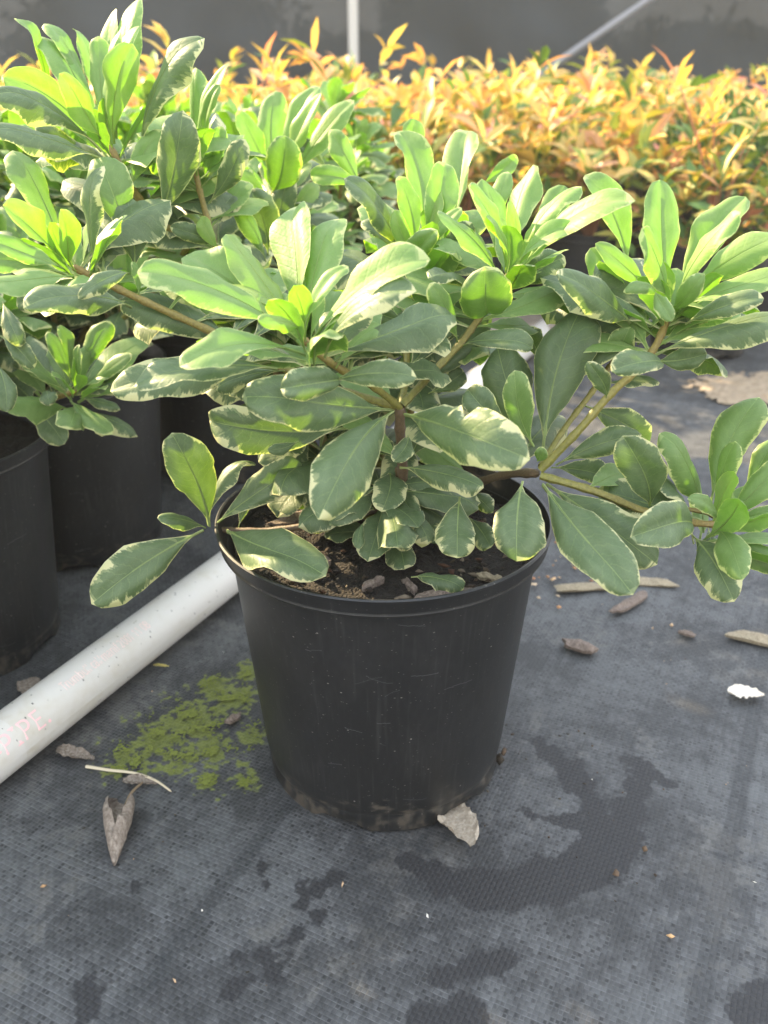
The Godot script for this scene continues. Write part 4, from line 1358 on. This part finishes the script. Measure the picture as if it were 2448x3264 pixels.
# ---------------------------------------------------------------- the scene
func _ready() -> void:
	rng.seed = 20240
	# camera
	var cam := Camera3D.new()
	cam.name = "camera"
	cam.position = Vector3(0, 0.349, 0.405)
	cam.rotation_degrees = Vector3(-26, 0, 0)
	var lens := CameraAttributesPhysical.new()
	lens.frustum_focal_length = 20.74
	lens.frustum_focus_distance = 0.40
	lens.exposure_aperture = 7.5
	lens.frustum_near = 0.02
	lens.frustum_far = 200.0
	cam.attributes = lens
	cam.fov = 60.1
	cam.near = 0.02
	cam.far = 200.0
	add_child(cam)
	# sky, sun, exposure
	var env := Environment.new()
	var sky := ProceduralSkyMaterial.new()
	sky.sky_top_color = Color(0.755, 0.79, 0.845)
	sky.sky_horizon_color = Color(0.94, 0.92, 0.875)
	sky.sky_curve = 0.18
	sky.ground_bottom_color = Color(0.16, 0.15, 0.14)
	sky.ground_horizon_color = Color(0.45, 0.45, 0.44)
	sky.sun_angle_max = 20.0
	sky.energy_multiplier = 1.02
	env.background_mode = Environment.BG_SKY
	env.sky = Sky.new()
	env.sky.sky_material = sky
	env.tonemap_mode = Environment.TONE_MAPPER_LINEAR
	env.tonemap_exposure = 4.4
	env.fog_enabled = true
	env.fog_density = 0.0095
	env.fog_light_color = Color(0.94, 0.94, 0.92)
	env.sdfgi_enabled = true
	env.ssao_enabled = true
	env.ssil_enabled = true
	var we := WorldEnvironment.new()
	we.name = "world"
	we.environment = env
	add_child(we)
	var sun := DirectionalLight3D.new()
	sun.name = "sun"
	sun.light_energy = 1.6
	sun.light_color = Color(1.0, 0.90, 0.72)
	sun.light_angular_distance = 0.8
	sun.shadow_enabled = true
	add_child(sun)
	var az := deg_to_rad(51.0)
	var el := deg_to_rad(28.0)
	sun.look_at_from_position(Vector3(-sin(az) * cos(el), sin(el), -cos(az) * cos(el)), Vector3.ZERO)

	# shared materials
	M.vcol = mat(Color.WHITE, 0.6)
	M.vcol.vertex_color_use_as_albedo = true
	M.vcol_rough = mat(Color.WHITE, 0.95)
	M.vcol_rough.vertex_color_use_as_albedo = true
	M.vleaf = mat(Color.WHITE, 0.5)
	M.vleaf.vertex_color_use_as_albedo = true
	M.vleaf.backlight_enabled = true
	M.vleaf.backlight = Color(0.9, 0.85, 0.6)
	M.stem = noise_mat(Color(0.72, 0.72, 0.72), Color(1, 1, 1), 0.03, 60.0, 0.55, 3.0)
	M.stem.vertex_color_use_as_albedo = true
	M.pot = mat(Color.WHITE, 0.42)
	M.pot.albedo_texture = pot_texture()
	M.soil = noise_mat(lin(0.008, 0.006, 0.005), lin(0.034, 0.025, 0.018), 0.06, 25.0, 0.95, 12.0)
	M.bark = noise_mat(lin(0.08, 0.055, 0.045), lin(0.30, 0.24, 0.19), 0.035, 60.0, 0.9, 10.0)
	M.pale_bark = noise_mat(lin(0.18, 0.14, 0.09), lin(0.40, 0.34, 0.23), 0.03, 60.0, 0.9, 8.0)
	M.dead_leaf = noise_mat(lin(0.10, 0.075, 0.055), lin(0.34, 0.29, 0.24), 0.03, 50.0, 0.8, 6.0)
	M.tan_leaf = noise_mat(lin(0.26, 0.21, 0.15), lin(0.46, 0.40, 0.32), 0.03, 50.0, 0.7, 5.0)
	M.white_leaf = noise_mat(lin(0.60, 0.52, 0.42), lin(0.78, 0.72, 0.62), 0.03, 60.0, 0.7, 4.0)
	M.yellow_leaf = mat(lin(0.5, 0.42, 0.12), 0.6)
	M.wood = noise_mat(lin(0.16, 0.13, 0.10), lin(0.34, 0.29, 0.23), 0.02, 4.0, 0.9, 6.0)
	M.net = mat(Color(lin(0.016, 0.022, 0.026), 0.98), 0.8)
	M.net.transparency = BaseMaterial3D.TRANSPARENCY_ALPHA
	M.foot = foot_mesh(0.4)
	pot_mesh = lathe(pot_profile(), 96, 0.004)
	M.plain_pot = lathe([Vector2(0.0, 0.002), Vector2(0.065, 0.0), Vector2(0.078, 0.138), Vector2(0.083, 0.139), Vector2(0.0845, 0.15), Vector2(0.081, 0.15), Vector2(0.078, 0.132), Vector2(0.0, 0.13)], 24)
	soil_shared = soil_mesh(0.0764, 33)
	print("materials ", Time.get_ticks_msec())

	# setting
	build_ground()
	build_moss()
	print("ground ", Time.get_ticks_msec())
	make_leaf_kinds()
	print("leaf kinds ", Time.get_ticks_msec())
	net_sheet()
	bush("dark_tree", "broad dark tree behind the net right of the pole", Vector3(0.72, 0, -6.2), Vector3(0.75, 1.15, 0.5), 6000, 1)
	bush("dark_tree", "low dark tree behind the net at the far right", Vector3(2.3, 0, -6.4), Vector3(1.2, 0.68, 0.5), 7000, 2)
	bush("dark_tree", "dark tree behind the net left of the pole", Vector3(-1.5, 0, -6.1), Vector3(0.95, 0.95, 0.5), 7000, 3)
	bush("dark_tree", "low dark tree behind the net straight behind the pole", Vector3(-0.3, 0, -6.6), Vector3(0.8, 0.62, 0.5), 5000, 4)
	var pole := thing("net_pole", "white upright pole holding the shade net", "pole", Vector3(-0.115, 0, -3.36))
	part("shaft", lathe([Vector2(0.0, 0.0), Vector2(0.019, 0.0), Vector2(0.019, 1.15), Vector2(0.017, 1.153), Vector2(0.0, 1.153)], 20), mat(lin(0.50, 0.48, 0.43), 0.5), pole)
	part("cap", lathe([Vector2(0.0215, 1.14), Vector2(0.0215, 1.165), Vector2(0.018, 1.17), Vector2(0.0, 1.17)], 20), mat(lin(0.6, 0.58, 0.53), 0.5), pole)
	var brace := thing("net_brace", "grey slanting brace rising to the right behind the orange shrubs", "brace", Vector3(0.02, 0, -3.3))
	part("shaft", tube(PackedVector3Array([Vector3.ZERO, Vector3(0.573, 0.373, 0), Vector3(0.957, 0.622, 0), Vector3(1.4, 0.91, 0)]), 0.0135, 0.0135, 10, Color(0.20, 0.20, 0.21), Color(0.20, 0.20, 0.21)), M.vcol, brace)
	part("foot_plate", lathe([Vector2(0.0, 0.0), Vector2(0.03, 0.0), Vector2(0.03, 0.006), Vector2(0.0, 0.008)], 16), mat(lin(0.12, 0.12, 0.12), 0.6), brace)
	plank(Vector3(-0.05, 0, -0.905), Vector3(0.62, 0.03, 0.10), 0.02, "weathered grey plank lying behind the pipe before the orange bed")
	plank(Vector3(0.86, 0, -1.06), Vector3(0.7, 0.03, 0.12), 0.05, "weathered tan plank on the ground at the right edge")
	build_pipe()

	# the potted shrub in front
	var hero := thing("potted_shrub", "variegated shrub with cream-edged leaves in the black pot in front", "potted shrub", Vector3.ZERO, "variegated shrubs in black pots")
	var pot := add_pot(hero, 0.35)
	var spots := []
	for k in 420:
		var a := rng.randf() * TAU
		var rad := 0.074 * sqrt(rng.randf())
		spots.append([Vector3(cos(a) * rad, 0.1378 + rng.randf_range(0.0, 0.002), sin(a) * rad), rng.randf_range(0.0008, 0.0038), 0.4])
	part("mulch", scatter_mesh(spots, 55, [Color(0.035, 0.024, 0.016), Color(0.018, 0.013, 0.01), Color(0.06, 0.04, 0.025), Color(0.16, 0.125, 0.09), Color(0.07, 0.032, 0.018), Color(0.025, 0.019, 0.014)]), M.vcol_rough, hero).set_meta("kind", "stuff")
	for q in [[-0.045, -0.020, 0.034, 0.6], [-0.058, 0.010, 0.026, -0.5], [-0.030, 0.035, 0.018, 1.2], [0.030, 0.060, 0.030, 0.1], [-0.005, 0.050, 0.014, 0.7], [0.05, 0.045, 0.013, -0.4], [-0.055, -0.045, 0.030, 0.3], [0.012, 0.052, 0.012, 2.0]]:
		part("bark_piece", chip_mesh(q[2], q[2] * 0.3, 0.004, int(q[2] * 9000)), M.bark if q[3] > 0 else M.pale_bark, hero, Transform3D(Basis(Vector3.UP, q[3]), Vector3(q[0], 0.1375, q[1])))
	var fallen := part("leaf", leaf_mesh(0.5, 0.9, 0.8, 0.6, 0.4, 0.6, 12, 7, 78), leaf_mats[1], hero, place(Vector3(0.0125, 0.1425, 0.050), Vector3(0.036, 0.1415, 0.060), Vector3(0, 1, 0.5)))
	fallen.set_meta("label", "small withered leaf lying on the soil")
	hero_branches(hero, MAIN_BRANCHES)
	# low leaves round the foot of the stem, hanging over the soil
	var low := part("branch", tube(smooth_path([Vector3(0.0, 0.136, 0.004), Vector3(0.004, 0.152, 0.010), Vector3(0.0, 0.170, 0.016)], 4), 0.0016, 0.0012, 6, Color(0.13, 0.085, 0.05), Color(0.16, 0.11, 0.06)), M.stem, hero)
	for k in 26:
		var a := k * 2.4 + rng.randf_range(-0.3, 0.3)
		var b := Vector3(0.0, rng.randf_range(0.146, 0.172), 0.010)
		var d := Vector3(cos(a), rng.randf_range(-0.45, 0.25), sin(a)).normalized()
		var l := rng.randf_range(0.028, 0.050)
		var t := b + d * l
		t.y = maxf(t.y, 0.143)
		part("leaf", mature_meshes[rng.randi() % 10], kind_material([0, 0, 2][k % 3]), low, place(b, t, Vector3(0, 1, 0.25)))
	grow(hero, 7, -58, 12, 0.12, 0.262)
	print("hero ", Time.get_ticks_msec())

	# the bed of the same shrubs behind on the left
	var bed := "variegated shrubs in black pots"
	var p1 := thing("potted_shrub", "variegated shrub cut by the left edge, its pot nearest the pipe", "potted shrub", Vector3(-0.2957, 0, -0.1137), bed)
	add_pot(p1, 1.0)
	grow(p1, 5, 230, 330, 0.13, 0.32)
	grow(p1, 3, 40, 130, 0.08, 0.25)
	var p2 := thing("potted_shrub", "tall variegated shrub at upper left with the highest bright leaves", "potted shrub", Vector3(-0.2569, 0, -0.2688), bed)
	add_pot(p2, 2.0)
	hero_branches(p2, LEFT_BRANCHES)
	grow(p2, 7, -80, 60, 0.12, 0.34)
	grow(p2, 9, 30, 230, 0.11, 0.29)
	var p3 := thing("potted_shrub", "variegated shrub in the second row behind the front pot's left side", "potted shrub", Vector3(-0.1648, 0, -0.4336), bed)
	add_pot(p3, 3.0)
	hero_branches(p3, BACK_BRANCHES)
	grow(p3, 8, -90, 100, 0.13, 0.33)
	grow(p3, 10, 60, 250, 0.12, 0.285)
	for q in [[-0.3732, 0.0463, "variegated shrub just outside the left edge beside the pipe"], [-0.4556, -0.1137, "variegated shrub outside the left edge in the second row"]]:
		var p := thing("potted_shrub", q[2], "potted shrub", Vector3(q[0], 0, q[1]), bed)
		add_pot(p, rng.randf() * TAU)
		grow(p, 9, 0, 360, 0.09, 0.33)
	for q in [[-0.0872, -0.5984, "variegated shrub third along the pipe, half hidden behind the front plant"], [-0.4169, -0.3366, "variegated shrub at the left edge behind the tallest one"], [-0.3296, -0.5208, "variegated shrub deep in the bed left of the third one"], [-0.2424, -0.705, "variegated shrub at the back of the bed before the orange shrubs"], [-0.5041, -0.5887, "variegated shrub at the back left corner of the bed"]]:
		var p := thing("potted_shrub", q[2], "potted shrub", Vector3(q[0], 0, q[1]), bed)
		add_pot(p, rng.randf() * TAU)
		grow(p, 11, 0, 360, 0.12, 0.335)
		grow(p, 6, 60, 250, 0.11, 0.27)
	print("bed ", Time.get_ticks_msec())
	build_orange_bed()
	build_green_shrubs()
	build_litter()
	print("done ", Time.get_ticks_msec())
